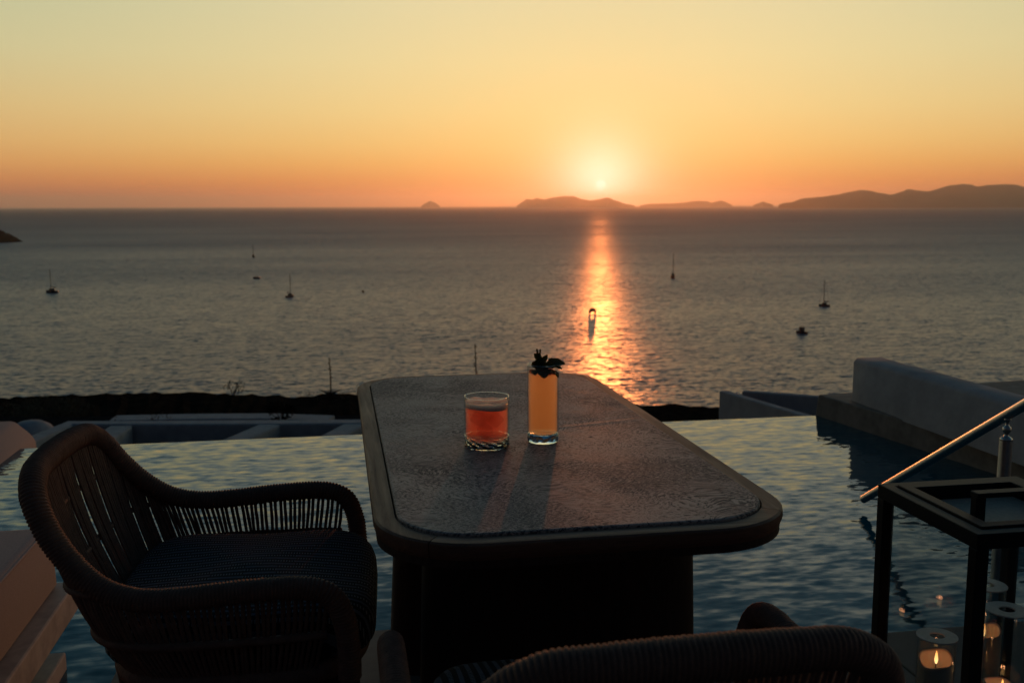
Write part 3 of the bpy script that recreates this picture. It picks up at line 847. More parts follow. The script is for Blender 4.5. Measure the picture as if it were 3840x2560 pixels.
# ------------------------------------------------------------------ rope armchair
def make_chair():
    root = empty('rope_armchair')
    half = [(0.262, 0.262, 0.455), (0.262, 0.272, 0.515), (0.255, 0.280, 0.57), (0.235, 0.285, 0.610), (0.19, 0.287, 0.627), (0.10, 0.287, 0.626), (0.0, 0.286, 0.618), (-0.07, 0.281, 0.617),
            (-0.13, 0.268, 0.632), (-0.18, 0.250, 0.668), (-0.222, 0.230, 0.718), (-0.250, 0.204, 0.768), (-0.264, 0.160, 0.796), (-0.272, 0.10, 0.803), (-0.275, 0.0, 0.805)]
    full = half + [(x, -y, z) for x, y, z in half[-2::-1]]
    pth = Path(catmull(full, 10))
    # wrapped rim: one tube whose surface carries every turn of the cord
    W = 0.0062; turns = int(pth.len/W); per = 5; npt = turns*per
    pts = [pth.at(i/npt) for i in range(npt+1)]
    def rad(i):
        f = abs(i/npt-0.5)*2
        return 0.0190 + 0.004*max(0, 1-f/0.45)
    rr_ = random.Random(2); jit = [rr_.uniform(-0.02, 0.02) for _ in range(turns+2)]
    def rf(i, an):
        ph = i/per + an/(2*PI)
        fr = ph % 1.0
        return 0.86+0.20*abs(math.sin(PI*fr))**0.5 + jit[int(ph) % turns]
    mb = MB(); mb.tube(pts, rad, 16, rfun=rf)
    mb.build('wrapped_rim', M['rope'], root, smooth=True)
    # lower ring of the seat shell
    def ring_half(e=3.6):
        out = []
        for k in range(0, 41):
            a = PI*0.5*(k/20) if k <= 20 else PI*0.5*(k/20)
            c, s_ = math.cos(a), math.sin(a)
            out.append(Vector((0.068+0.212*math.copysign(abs(c)**(2/e), c), 0.252*abs(s_)**(2/e), 0.455)))
        return out
    rh = ring_half()
    # start of ring at the front corner below the arm post
    st = [i for i, p in enumerate(rh) if p.y > 0.235][0]
    ringp = Path(rh[st:])
    hp = Path(catmull(half, 12))
    F0 = 0.175                                            # rim fraction where hanging cords begin
    def foot(s): return ringp.at(s)
    def surf(s, h):
        """s 0..1 from arm front to back centre, h 0 top .. 1 foot"""
        a = hp.at(F0+(1-F0)*s); b = foot(s**0.92)
        p = a.lerp(b, h)
        out = Vector((b.x-0.05, b.y, 0)); out.normalize()
        bulge = 0.018*math.sin(PI*h)*(0.4+0.6*s)
        p += out*bulge
        return p
    tops = Path([hp.at(F0+(1-F0)*i/200) for i in range(201)])
    ss = []
    s = 0.012
    while s < 0.993:
        p = hp.at(F0+(1-F0)*s)
        ss.append(s)
        pitch = 0.0215 if p.x > -0.12 else 0.0174
        s += pitch/tops.len
    rnd = random.Random(9)
    def strand(s, sgn, w=0.0035):
        mb = MB(); H = [0.0, 0.1, 0.2, 0.32, 0.44, 0.56, 0.68, 0.8, 0.9, 1.0]
        jx = rnd.uniform(-0.0022, 0.0022)
        od = rnd.choice((-0.0032, 0.0, 0.0032)) if s > 0.45 else 0.0
        tdir = (surf(min(1, s+0.01), 0.5)-surf(max(0, s-0.01), 0.5)).normalized()
        for off in (-0.0046, 0.0046):
            pts = []
            for h in H:
                p = surf(s, h)+Vector((-0.9, 0.3, 0))*od*math.sin(PI*h)+tdir*(off*(0.82 if s > 0.55 else 1.0)+jx*math.sin(PI*h)+rnd.uniform(-.0005, .0005)); pts.append((p.x, p.y*sgn, p.z))
            mb.tube(pts, lambda i: w*(0.85 if s > 0.55 else 1.0)*(1+0.12*(i % 2)), 5, cap=False)
        return mb
    for sgn in (1, -1):
        for s in ss:
            strand(s, sgn).build('rope_strand', M['rope'], root, smooth=True)
    # cross rails woven between the cords
    def rail(zf, s0, r, name='woven_rail'):
        pts = []
        N_ = 60
        for i in range(N_+1):
            s = s0+(1-s0)*i/N_
            a = surf(s, 0).z; h = (a-zf(s))/(a-0.455); h = max(0.02, min(0.98, h))
            p = surf(s, h); o_ = Vector((p.x-0.06, p.y, 0)).normalized(); pts.append(p+o_*0.005)
        allp = pts + [Vector((p.x, -p.y, p.z)) for p in pts[-2::-1]]
        pp = Path(allp); k = int(pp.len/0.0048)
        mb = MB(); mb.tube([pp.at(i/k) for i in range(k+1)], r, 7, rfun=lambda i, an: 0.85+0.28*((i+(an > PI)) % 2))
        mb.build(name, M['rope'], root, smooth=True)
    rail(lambda s: 0.538-0.01*s, 0.0, 0.0075)
    rail(lambda s: 0.628-0.012*s, 0.50, 0.0060)
    rail(lambda s: 0.715, 0.72, 0.0056)
    # seat shell ring + woven skirt
    rf_ = rh + [Vector((p.x, -p.y, p.z)) for p in rh[-2:0:-1]]
    cp = Path(rf_+[rf_[0]]); k = int(cp.len/0.0068)*3
    mb = MB(); mb.tube([cp.at(i/k) for i in range(k)], 0.017, 12, closed=True, rfun=lambda i, an: 0.92+0.14*abs(math.sin(PI*((i/3+an/(2*PI)) % 1.0)))**0.6)
    mb.build('seat_ring', M['rope'], root, smooth=True)
    # seat deck
    mb = MB(); mb.prism([(0.068+(p.x-0.068)*0.96, p.y*0.96) for p in rf_][::1], 0.452, 0.468)
    mb.build('seat_panel', M['wood_dark'], root)
    # cushion
    rings = []
    for z, k_ in ((0.470, 0.90), (0.476, 0.965), (0.490, 0.995), (0.512, 1.0), (0.534, 0.995), (0.548, 0.975), (0.557, 0.94), (0.562, 0.88), (0.566, 0.7), (0.569, 0.45), (0.570, 0.2), (0.5705, 0.04)):
        rings.append(superell(0.232*k_, 0.238*k_, 5.5 if k_ > 0.8 else 4, 72, 0.062, 0, z))
    mb = MB(); mb.loft(rings)
    def droop(v):
        x, y, z = v
        f = max(0, (x-0.16)/0.13)
        return (x+0.012*f, y, z-0.012*f*f+0.004*math.sin(x*21)*math.cos(y*17))
    mb.v = [droop(v) for v in mb.v]
    mb.build('seat_cushion', M['cushion'], root, smooth=True)
    # wooden base: frame and four legs
    mb = MB(); mb.loft([superell(0.20, 0.22, 5, 40, 0.05, 0, 0.40), superell(0.205, 0.225, 5, 40, 0.05, 0, 0.44)])
    mb.build('base_frame', M['wood_dark'], root, smooth=True).data.set_sharp_from_angle(angle=R(40))
    for sx, sy in ((1, 1), (1, -1), (-1, 1), (-1, -1)):
        tx_, ty_ = 0.05+sx*0.175, sy*0.195; bx_, by_ = 0.05+sx*0.205, sy*0.225
        rings = [superell(0.016, 0.016, 3, 12, bx_, by_, 0.0), superell(0.02, 0.02, 3, 12, (tx_+bx_)/2, (ty_+by_)/2, 0.22), superell(0.027, 0.027, 3, 12, tx_, ty_, 0.425)]
        mb = MB(); mb.loft(rings); mb.build('leg', M['wood_dark'], root, smooth=True)
    return root
def copy_tree(o, parent=None):
    c = o.copy(); col.objects.link(c); c.parent = parent
    for ch in list(o.children): copy_tree(ch, c)
    return c
chair = make_chair()
chair.location = (-0.243, 1.905, 0); chair.rotation_euler = (0, 0, R(-3))
tag(chair, 'dark rope armchair in side view left of the table with its striped cushion in sight', 'armchair', 'rope armchairs round the table')
c2 = copy_tree(chair)
c2.location = (0.350, 1.165, 0); c2.rotation_euler = (0, 0, R(90))
tag(c2, 'dark rope armchair seen from behind at the near end of the table', 'armchair', 'rope armchairs round the table')

# ------------------------------------------------------------------ drinks
def tumbler(name, px, py, r, h, base_h, liq_top, liquid, label, cat, flutes=0, ring=False):
    q = P(px, py, TZ)
    root = empty(name, (q.x, q.y, TZ)); tag(root, label, cat)
    n = 96
    rf = (lambda a, z: 1.0) if not flutes else (lambda a, z: 1-0.012*abs(math.sin(a*flutes/2)))
    mb = MB(); t_ = 0.0022
    mb.lathe([(r, base_h-0.001), (r, h*0.5), (r, h-0.002), (r-0.0006, h-0.0004), (r-t_*0.5, h), (r-t_+0.0005, h-0.0005), (r-t_, h-0.002), (r-t_, base_h)], n, rfun=rf)
    mb.f = [f for f in mb.f if len(f) < 10]
    mb.build('glass_wall', M['glass'], root, smooth=True)
    # rolled rim: a fine solid glass bead
    mb = MB(); mb.tube([(math.cos(2*PI*k/64)*(r-t_*0.5), math.sin(2*PI*k/64)*(r-t_*0.5), h) for k in range(64)], 0.0009, 8, closed=True)
    mb.build('glass_lip', M['cut_glass'], root, smooth=True)
    mb = MB()
    if flutes:
        mb.lathe([(0.0, 0.0008), (r*0.86, 0.0), (r*0.95, 0.002), (r*0.985, 0.006), (r, base_h*0.55), (r*0.99, base_h*0.62), (r, base_h), (r-t_-0.0015, base_h+0.0012), (0.0, base_h-0.0015)], n, rfun=lambda a, z: 1-0.02*abs(math.sin(a*flutes/2)))
        mb.build('glass_base', M['cut_glass'], root, smooth=True)
    else:
        # diamond-cut band
        prof = []; rows = 9
        mb2 = MB(); seg = 72; vs = []
        zz = [0.0, 0.003]+[0.003+(base_h+0.010-0.003)*i/8 for i in range(1, 9)]
        for j, z in enumerate(zz):
            for k in range(seg):
                a = 2*PI*k/seg
                cut = 0.0
                if j >= 2: cut = 0.0022*abs(((k/3.0+(j-2)/2.0) % 2)-1)*(1 if j < 9 else 0)
                rr = r*(0.93 if j == 0 else 1.0)-cut
                vs.append((rr*math.cos(a), rr*math.sin(a), z))
        fs = [(j*seg+k, j*seg+(k+1) % seg, (j+1)*seg+(k+1) % seg, (j+1)*seg+k) for j in range(len(zz)-1) for k in range(seg)]
        fs.append(tuple(range(seg-1, -1, -1)))
        inner = []
        b = len(vs)
        for rr, z in ((r-t_-0.001, base_h+0.010), (r-t_-0.001, base_h+0.0005), (r*0.6, base_h-0.002)):
            for k in range(seg):
                a = 2*PI*k/seg; vs.append((rr*math.cos(a), rr*math.sin(a), z))
        top = (len(zz)-1)*seg
        for k in range(seg): fs.append((top+k, top+(k+1) % seg, b+(k+1) % seg, b+k))
        for j in range(2):
            for k in range(seg): fs.append((b+j*seg+k, b+j*seg+(k+1) % seg, b+(j+1)*seg+(k+1) % seg, b+(j+1)*seg+k))
        fs.append(tuple(range(b+2*seg, b+3*seg)))
        mb2.add(vs, fs); mb2.build('glass_base', M['cut_glass'], root, auto=20)
    mb = MB(); ri = r-t_-0.0008
    mb.lathe([(0, base_h+0.0015), (ri*0.9, base_h+0.0015), (ri, base_h+0.004), (ri, liq_top-0.001), (ri-0.001, liq_top), (0, liq_top)], 64)
    mb.build('liquid', liquid, root, smooth=True).data.set_sharp_from_angle(angle=R(50))
    return root
SP = 3.0
hb = tumbler('highball_drink', 2036, 1655, 0.0340, 0.168, 0.019, 0.148, M['orange_juice'], 'tall glass of cloudy orange cocktail topped with mint, standing on the table', 'cocktail', flutes=14)
rk = tumbler('rocks_drink', 1826, 1671, 0.0475, 0.107, 0.014, 0.088, M['red_drink'], 'short wide glass of red cocktail with pink foam, standing on the table', 'cocktail')
# foam collar of the red drink
mb = MB(); rnd = random.Random(4)
ri = 0.0475-0.003
prof = [(ri*0.9, 0.0815), (ri, 0.083), (ri, 0.096), (ri-0.003, 0.0968), (ri*0.80, 0.0940), (ri*0.55, 0.0915), (ri*0.3, 0.091), (0.0, 0.0912)]
mb.lathe(prof, 64, rfun=lambda a, z: 1.0)
mb.v = [(x, y, z+(0.0016*math.sin(3*math.atan2(y, x)+1)+0.0010*math.sin(7*math.atan2(y, x))) if z > 0.085 else z+0.0018*math.sin(2*math.atan2(y, x))) for x, y, z in mb.v]
mb.build('foam', M['foam'], rk, smooth=True)
# ice cubes floating in the red drink
for k, (x, y, z, a, b_) in enumerate(((-0.017, -0.006, 0.060, 0.3, 0.4), (0.016, -0.012, 0.058, 0.9, 0.2), (0.003, 0.020, 0.062, 0.1, 0.5), (-0.006, -0.016, 0.036, 0.6, 0.9))):
    mb = MB(); h_ = 0.0125; mb.box(-h_, h_, -h_, h_, -h_, h_)
    o = mb.build('ice_cube', M['ice'], rk, bevel=0.004, bseg=3, smooth=True); o.location = (x, y, z); o.rotation_euler = (a, b_, a*2)
# crushed pulp on top of the orange drink
mb = MB(); ri = 0.0340-0.0034
def lump(mb, c, s_, seed):
    rr = random.Random(seed); rings = []
    for i in range(1, 6):
        ph = PI*i/6
        rings.append([(c[0]+s_*math.sin(ph)*math.cos(2*PI*k/9)*rr.uniform(.8, 1.15), c[1]+s_*math.sin(ph)*math.sin(2*PI*k/9)*rr.uniform(.8, 1.15), c[2]-s_*0.8*math.cos(ph)) for k in range(9)])
    mb.loft(rings)
for k in range(26):
    a = rnd.uniform(0, 2*PI); rr = ri*rnd.uniform(0.2, 0.9)**0.5*0.9
    lump(mb, (rr*math.cos(a), rr*math.sin(a), 0.148+rnd.uniform(-0.001, 0.005)), rnd.uniform(0.003, 0.0065), k)
mb.build('fruit_pulp', M['berry'], hb, smooth=True)

# mint sprig
def mint():
    root = empty('mint_sprig', (hb.location.x, hb.location.y, TZ+0.150)); tag(root, 'dark mint sprig sticking out of the tall orange cocktail', 'mint garnish')
    mb = MB(); mb.tube([(0.004, 0.004, -0.004), (0.0, 0.0, 0.012), (-0.006, -0.002, 0.030), (-0.008, -0.003, 0.036)], 0.0012, 6); mb.build('stem', M['leaf'], root, smooth=True)
    def leaf(base, tip, w, curl, seed, roll=0.0):
        rr = random.Random(seed)
        b = Vector(base); t_ = Vector(tip); ax = (t_-b); L_ = ax.length; ax.normalize()
        side = ax.cross(Vector((0, 0, 1)));
        if side.length < 0.1: side = Vector((1, 0, 0))
        side.normalize(); side = Matrix.Rotation(roll, 3, ax) @ side; up = side.cross(ax)
        nL, nW = 14, 6; vs = []
        for i in range(nL+1):
            u = i/nL; ww = w*1.3*math.sin(PI*min(1, u*0.93+0.05))**0.6*(1+0.08*(i % 2))
            for j in range(nW+1):
                s_ = (j/nW-0.5)*2
                bumpy = 0.0011*math.cos(s_*PI*2.5+u*18)
                p = b+ax*(u*L_)+side*(s_*ww*0.5)+up*(abs(s_)*ww*0.22+curl*math.sin(u*PI*0.9)-curl*0.8*u*u+bumpy)
                vs.append((p.x, p.y, p.z))
        fs = [(i*(nW+1)+j, i*(nW+1)+j+1, (i+1)*(nW+1)+j+1, (i+1)*(nW+1)+j) for i in range(nL) for j in range(nW)]
        n0 = len(vs); vs += [(x-up.x*0.0006, y-up.y*0.0006, z-up.z*0.0006) for x, y, z in vs]
        fs += [tuple(n0+i for i in f[::-1]) for f in fs]
        m_ = MB(); m_.add(vs, fs); m_.build('leaf', M['leaf'], root, smooth=True)
    leaf((0.002, -0.004, 0.006), (0.044, -0.012, 0.022), 0.019, 0.009, 1, R(35))
    leaf((0.000, -0.002, 0.004), (0.036, -0.020, 0.012), 0.024, 0.004, 2, R(-10))
    leaf((-0.002, 0, 0.006), (-0.022, -0.012, 0.028), 0.018, 0.006, 3, R(60))
    leaf((-0.002, 0, 0.004), (-0.022, -0.022, 0.000), 0.022, 0.003, 4, R(20))
    leaf((-0.004, 0, 0.010), (-0.016, 0.008, 0.040), 0.014, 0.004, 5, R(80))
    leaf((0.0, -0.004, 0.004), (-0.004, -0.028, -0.006), 0.024, 0.004, 6)
    leaf((-0.006, 0, 0.016), (-0.014, -0.002, 0.051), 0.005, 0.001, 7, R(90))
    leaf((-0.005, 0, 0.016), (-0.007, -0.004, 0.050), 0.005, 0.001, 8, R(70))
    leaf((-0.003, 0, 0.010), (0.008, -0.004, 0.038), 0.010, 0.003, 9, R(70))
    leaf((0.004, 0.0, 0.004), (0.030, 0.012, 0.016), 0.018, 0.004, 10, R(0))
    leaf((0.0, 0.0, 0.006), (-0.006, -0.010, 0.034), 0.016, 0.005, 11, R(80))
    leaf((0.006, -0.008, 0.002), (0.028, -0.026, -0.006), 0.020, 0.004, 12, R(-15))
mint()

# ------------------------------------------------------------------ lantern with candles
def lantern():
    LT = 0.65
    nl, nr = P(3292, 1812, LT), P(3600, 2000, LT)     # left far and near corners of the top
    bk = P(3764, 1786, LT)
    ax = (bk-nl); W = ax.length; yaw = math.atan2(ax.y, ax.x)
    W = 0.335
    root = empty('lantern', (nl.x, nl.y, 0), yaw)
    tag(root, 'large black metal floor lantern with glass sides and a wire mesh lid at the right', 'lantern')
    D = (nr-nl).length; D = 0.345; tpost = 0.026
    for (x, y) in ((0, 0), (W-tpost, 0), (0, -D+tpost), (W-tpost, -D+tpost)):
        mb = MB(); mb.box(x, x+tpost, y-tpost, y, 0.03, LT-0.03); mb.build('post', M['black_metal'], root, bevel=0.0015, bseg=1)
    def ring(z0, z1, ins, wd_, name, par=root):
        x0, x1, y0, y1 = ins, W-ins, -D+ins, -ins
        o = [(x0, y0), (x1, y0), (x1, y1), (x0, y1)]; i_ = [(x0+wd_, y0+wd_), (x1-wd_, y0+wd_), (x1-wd_, y1-wd_), (x0+wd_, y1-wd_)]
        vs = [(a, b, z0) for a, b in o]+[(a, b, z1) for a, b in o]+[(a, b, z0) for a, b in i_]+[(a, b, z1) for a, b in i_]
        fs = []
        for k in range(4):
            n_ = (k+1) % 4
            fs += [(k, n_, 4+n_, 4+k), (4+k, 4+n_, 12+n_, 12+k), (8+n_, 8+k, 12+k, 12+n_), (n_, k, 8+k, 8+n_)]
        mb = MB(); mb.add(vs, fs); return mb.build(name, M['black_metal'], par, bevel=0.0018, bseg=2)
    ring(LT-0.03, LT, 0.0, 0.026, 'top_frame')
    ring(0.0, 0.03, 0.0, 0.026, 'bottom_frame')
    lid = ring(LT-0.016, LT+0.004, 0.0285, 0.026, 'lid_frame')
    # lowered wire mesh panel held in the lid
    mb = MB(); zz = LT-0.028; x0, x1, y0, y1 = 0.053, W-0.053, -D+0.053, -0.053; p_ = 0.0046
    k = x0
    while k < x1: mb.box(k-0.0013, k+0.0013, y0, y1, zz-0.0008, zz+0.0008); k += p_
    k = y0
    while k < y1: mb.box(x0, x1, k-0.0013, k+0.0013, zz+0.0004, zz+0.0022); k += p_
    pn = mb.build('mesh_panel', M['wire'], root); pn['kind'] = 'stuff'
    for (a, b, c_, d) in ((x0-0.004, x1+0.004, y1, y1+0.004), (x0-0.004, x1+0.004, y0-0.004, y0), (x0-0.004, x0, y0, y1), (x1, x1+0.004, y0, y1)):
        mb = MB(); mb.box(a, b, c_, d, zz-0.006, LT-0.012); mb.build('lid_skirt', M['black_metal'], root)
    # handle: flat bar on two uprights
    yc = -D*0.60
    mb = MB(); mb.box(0.085, W-0.085, yc-0.013, yc+0.013, LT+0.026, LT+0.036); hd = mb.build('handle', M['black_metal'], root, bevel=0.0015, bseg=1)
    for x in (0.085, W-0.085-0.022):
        mb = MB(); mb.box(x, x+0.022, yc-0.009, yc+0.009, zz+0.003, LT+0.027); mb.build('handle_post', M['black_metal'], hd, bevel=0.001, bseg=1)
    # floor plate and panes
    mb = MB(); mb.box(0.026, W-0.026, -D+0.026, -0.026, 0.006, 0.022); mb.build('floor_plate', M['black_metal'], root)
    for (a, b, c_, d) in ((0.026, W-0.026, -0.015, -0.011), (0.026, W-0.026, -D+0.011, -D+0.015), (0.011, 0.015, -D+0.026, -0.026), (W-0.015, W-0.011, -D+0.026, -0.026)):
        mb = MB(); mb.box(a, b, c_, d, 0.03, LT-0.03); mb.build('glass_pane', M['pane'], root)
    return root
lant = lantern()

def candle(px, py, zl, r, zc, lbl_g, lbl_c, seed):
    """glass cylinder whose ring cover is seen at this pixel, and the candle burning inside"""
    q = P(px, py, zl); z0 = 0.024
    g_ = empty('glass_cylinder', (q.x, q.y, z0)); tag(g_, lbl_g, 'candle glass', 'glass cylinders inside the lantern')
    h = zl-z0; t_ = 0.002
    mb = MB(); mb.lathe([(r, 0.0), (r, h), (r-t_, h), (r-t_, 0.0)], 48); mb.f = [f for f in mb.f if len(f) < 10]
    mb.build('cylinder', M['glass'], g_, smooth=True).data.set_sharp_from_angle(angle=R(50))
    mb = MB(); seg = 48; vs = []
    for (rr, z) in ((r+0.0025, h+0.0005), (r+0.0025, h+0.003), (r*0.40, h+0.003), (r*0.40, h+0.0005)):
        vs += [(rr*math.cos(2*PI*k/seg), rr*math.sin(2*PI*k/seg), z) for k in range(seg)]
    mb.add(vs, [(j*seg+k, j*seg+(k+1) % seg, ((j+1) % 4)*seg+(k+1) % seg, ((j+1) % 4)*seg+k) for j in range(4) for k in range(seg)])
    mb.build('ring_cover', M['collar'], g_, smooth=True).data.set_sharp_from_angle(angle=R(40))
    c_ = empty('candle', (q.x, q.y, z0)); tag(c_, lbl_c, 'candle', 'lit candles inside the lantern')
    hc = zc-z0; rc = r-0.0035; rr_ = random.Random(seed); ph = rr_.uniform(0, 6)
    mb = MB(); seg = 40; vs = []
    prof = [(rc, 0.0, 0), (rc, hc*0.5, 0), (rc, hc, 1), (rc*0.93, hc+0.004, 1), (rc*0.84, hc+0.001, 0.8), (rc*0.72, hc-0.010, 0.3), (rc*0.4, hc-0.016, 0), (0.0005, hc-0.017, 0)]
    for (a_, z, w) in prof:
        vs += [(a_*math.cos(2*PI*k/seg), a_*math.sin(2*PI*k/seg), z+w*(0.010*math.sin(2*PI*k/seg+ph)+0.003*math.sin(6*PI*k/seg+ph))) for k in range(seg)]
    mb.add(vs, [(j*seg+k, j*seg+(k+1) % seg, (j+1)*seg+(k+1) % seg, (j+1)*seg+k) for j in range(len(prof)-1) for k in range(seg)])
    mb.build('wax', M['wax'], c_, smooth=True)
    mb = MB(); mb.tube([(0, 0, hc-0.018), (0.0005, 0, hc-0.010), (0.0015, 0, hc-0.006)], 0.0009, 6); mb.build('wick', M['wick'], c_)
    mb = MB(); mb.lathe([(0.0003, 0.0), (0.0022, 0.003), (0.0035, 0.008), (0.0036, 0.012), (0.0028, 0.018), (0.0014, 0.025), (0.0002, 0.030)], 14)
    fl = mb.build('flame', M['flame'], c_, loc=(0.001, 0, hc-0.009), smooth=True)
    ld = bpy.data.lights.new('candle_light', 'POINT'); ld.energy = 0.020; ld.color = (1.0, 0.40, 0.18); ld.shadow_soft_size = 0.004
    lo = bpy.data.objects.new('candle_light', ld); lo.parent = c_; lo.location = (0.001, 0, hc+0.014); col.objects.link(lo)
candle(3514, 2386, 0.372, 0.0375, 0.322, 'shortest glass cylinder, at the left of the lantern beside its near post', 'pillar candle at the left of the lantern, burning low inside the shortest glass', 1)
candle(3776, 2288, 0.430, 0.0395, 0.262, 'tall glass cylinder in the near right of the lantern, its ring cover fully in view', 'candle in the near right glass, mostly below the lower edge', 2)
candle(3700, 2195, 0.440, 0.0385, 0.335, 'farthest glass cylinder, behind the near post of the lantern', 'wide candle in the farthest glass, its flame just right of the near post', 3)

# ------------------------------------------------------------------ handrail
def handrail():
    a = P(3243, 1868, 0.0); 
    b = PD(3840, 1518, 3.25)
    d = (b-a); e = a+d*1.55; r = 0.0175
    root = empty('handrail', (a.x, a.y, 0)); tag(root, 'polished steel handrail slanting down into the pool at the right', 'handrail')
    o = Vector(root.location)
    a0 = a-d.normalized()*0.012
    mb = MB(); mb.tube([a0-o, a+d*0.3-o, a+d*0.8-o, e-o], r, 24); mb.build('rail', M['steel'], root, smooth=True).data.set_sharp_from_angle(angle=R(50))
    # post with collar and ball fitting
    t_ = (3780-3243)/(3840-3243)
    # find the rail point that projects to x=3780
    best = min((abs(((a+d*k/200-Vector((0, 0, CAMZ))).dot(CR)/((a+d*k/200-Vector((0, 0, CAMZ))).dot(CF)))*FPX+1920-3780), k) for k in range(0, 260))
    q = a+d*(best[1]/200)
    zt = q.z-0.012
    mb = MB(); mb.tube([(q.x-o.x, q.y-o.y, -0.35), (q.x-o.x, q.y-o.y, zt-0.075)], 0.021, 24); mb.build('post', M['steel'], root, smooth=True).data.set_sharp_from_angle(angle=R(50))
    mb = MB(); mb.lathe([(0.021, zt-0.075), (0.021, zt-0.07), (0.014, zt-0.064), (0.008, zt-0.060), (0.008, zt-0.050), (0.013, zt-0.046), (0.015, zt-0.038), (0.013, zt-0.030), (0.007, zt-0.026), (0.006, zt-0.012), (0.012, zt-0.006), (0.012, zt)], 20, q.x-o.x, q.y-o.y)
    mb.build('fitting', M['steel'], root, smooth=True)
handrail()

# ------------------------------------------------------------------ shrubs and stalks on the land below
specs = [(40, 1596, 2.0, 0.75), (120, 1588, 1.9, 0.75), (190, 1584, 1.9, 0.7), (255, 1580, 1.6, 0.8), (80, 1608, 1.5, 0.6)]
for k, (px, py, w, h) in enumerate(specs):
    q = on_land(px, py)
    lab = ['brownish dry shrub at the left edge, above the orange lit block', 'brownish dry shrub second from the left edge, above the small dome', 'dry shrub right above the white dome', 'dry shrub left of the top of the rope chair, highest of its row', 'small dry shrub low between the left edge and the dome'][k]
    shrub(q, w, h, M['shrub'], lab, 900, 'dry shrubs on the slope at the left', k+1)
for k, (px, py, w, h, lab) in enumerate(((1190, 1494, 1.6, 0.35, 'low dark bush on the crest of the slope, left of the tall thin stalk'), (1300, 1490, 2.0, 0.4, 'low dark bush on the crest of the slope, just left of the table'), (875, 1478, 0.9, 0.75, 'small open twiggy shrub standing out against the sea on the slope crest'))):
    q = on_land(px, py+6)
    shrub(q, w, h, M['land'], lab, 500 if k < 2 else 150, None, k+20)
for k, (px, py, w, h, lab) in enumerate(((560, 1645, 1.0, 0.35, 'russet low plant in the terrace bed just right of the rope chair back'), (470, 1650, 0.8, 0.3, 'low russet plant behind the shoulder of the left rope chair'), (1060, 1600, 0.55, 0.55, 'dark leggy plant by the slanting dividing wall'))):
    q = P(px, py, ZT-0.75)
    shrub(q, w, h, M['shrub_red'] if k < 2 else M['land'], lab, 380, None, k+40, 'plant')
def stalk(px, ytop, ybase, label, seed):
    q = on_land(px, ybase); depth = (q-Vector((0, 0, CAMZ))).dot(CF)
    h = (ybase-ytop)/FPX*depth
    root = empty('flower_stalk', q); tag(root, label, 'plant', 'thin flower stalks beyond the pool')
    rr = random.Random(seed)
    mb = MB(); mb.tube([(0, 0, -0.1), (0.02, 0, h*0.4), (0.0, 0, h*0.75), (-0.03, 0, h)], lambda i: 0.035-0.007*i, 6); mb.build('stalk', M['stalk'], root, smooth=True)
    mb = MB()
    for k in range(14):
        a = rr.uniform(0, 2*PI); z = h*rr.uniform(0.45, 0.97); l = 0.10*(1.2-z/h)+0.03
        mb.tube([(0, 0, z), (math.cos(a)*l, math.sin(a)*l, z+0.05)], 0.016, 5)
    mb.build('seed_heads', M['stalk'], root)
    mb = MB()
    for k in range(22):
        a = rr.uniform(0, 2*PI); l = rr.uniform(0.3, 0.55)
        mb.tube([(0, 0, 0), (math.cos(a)*l*0.6, math.sin(a)*l*0.6, l*0.45), (math.cos(a)*l, math.sin(a)*l, l*0.6)], lambda i: 0.03-0.013*i, 4)
    mb.build('leaf_rosette', M['stalk'], root)
stalk(1240, 1338, 1484, 'tall thin dry flower stalk on the slope left of the table', 1)
stalk(1785, 1288, 1500, 'tall thin dry flower stalk rising behind the back edge of the table', 2)

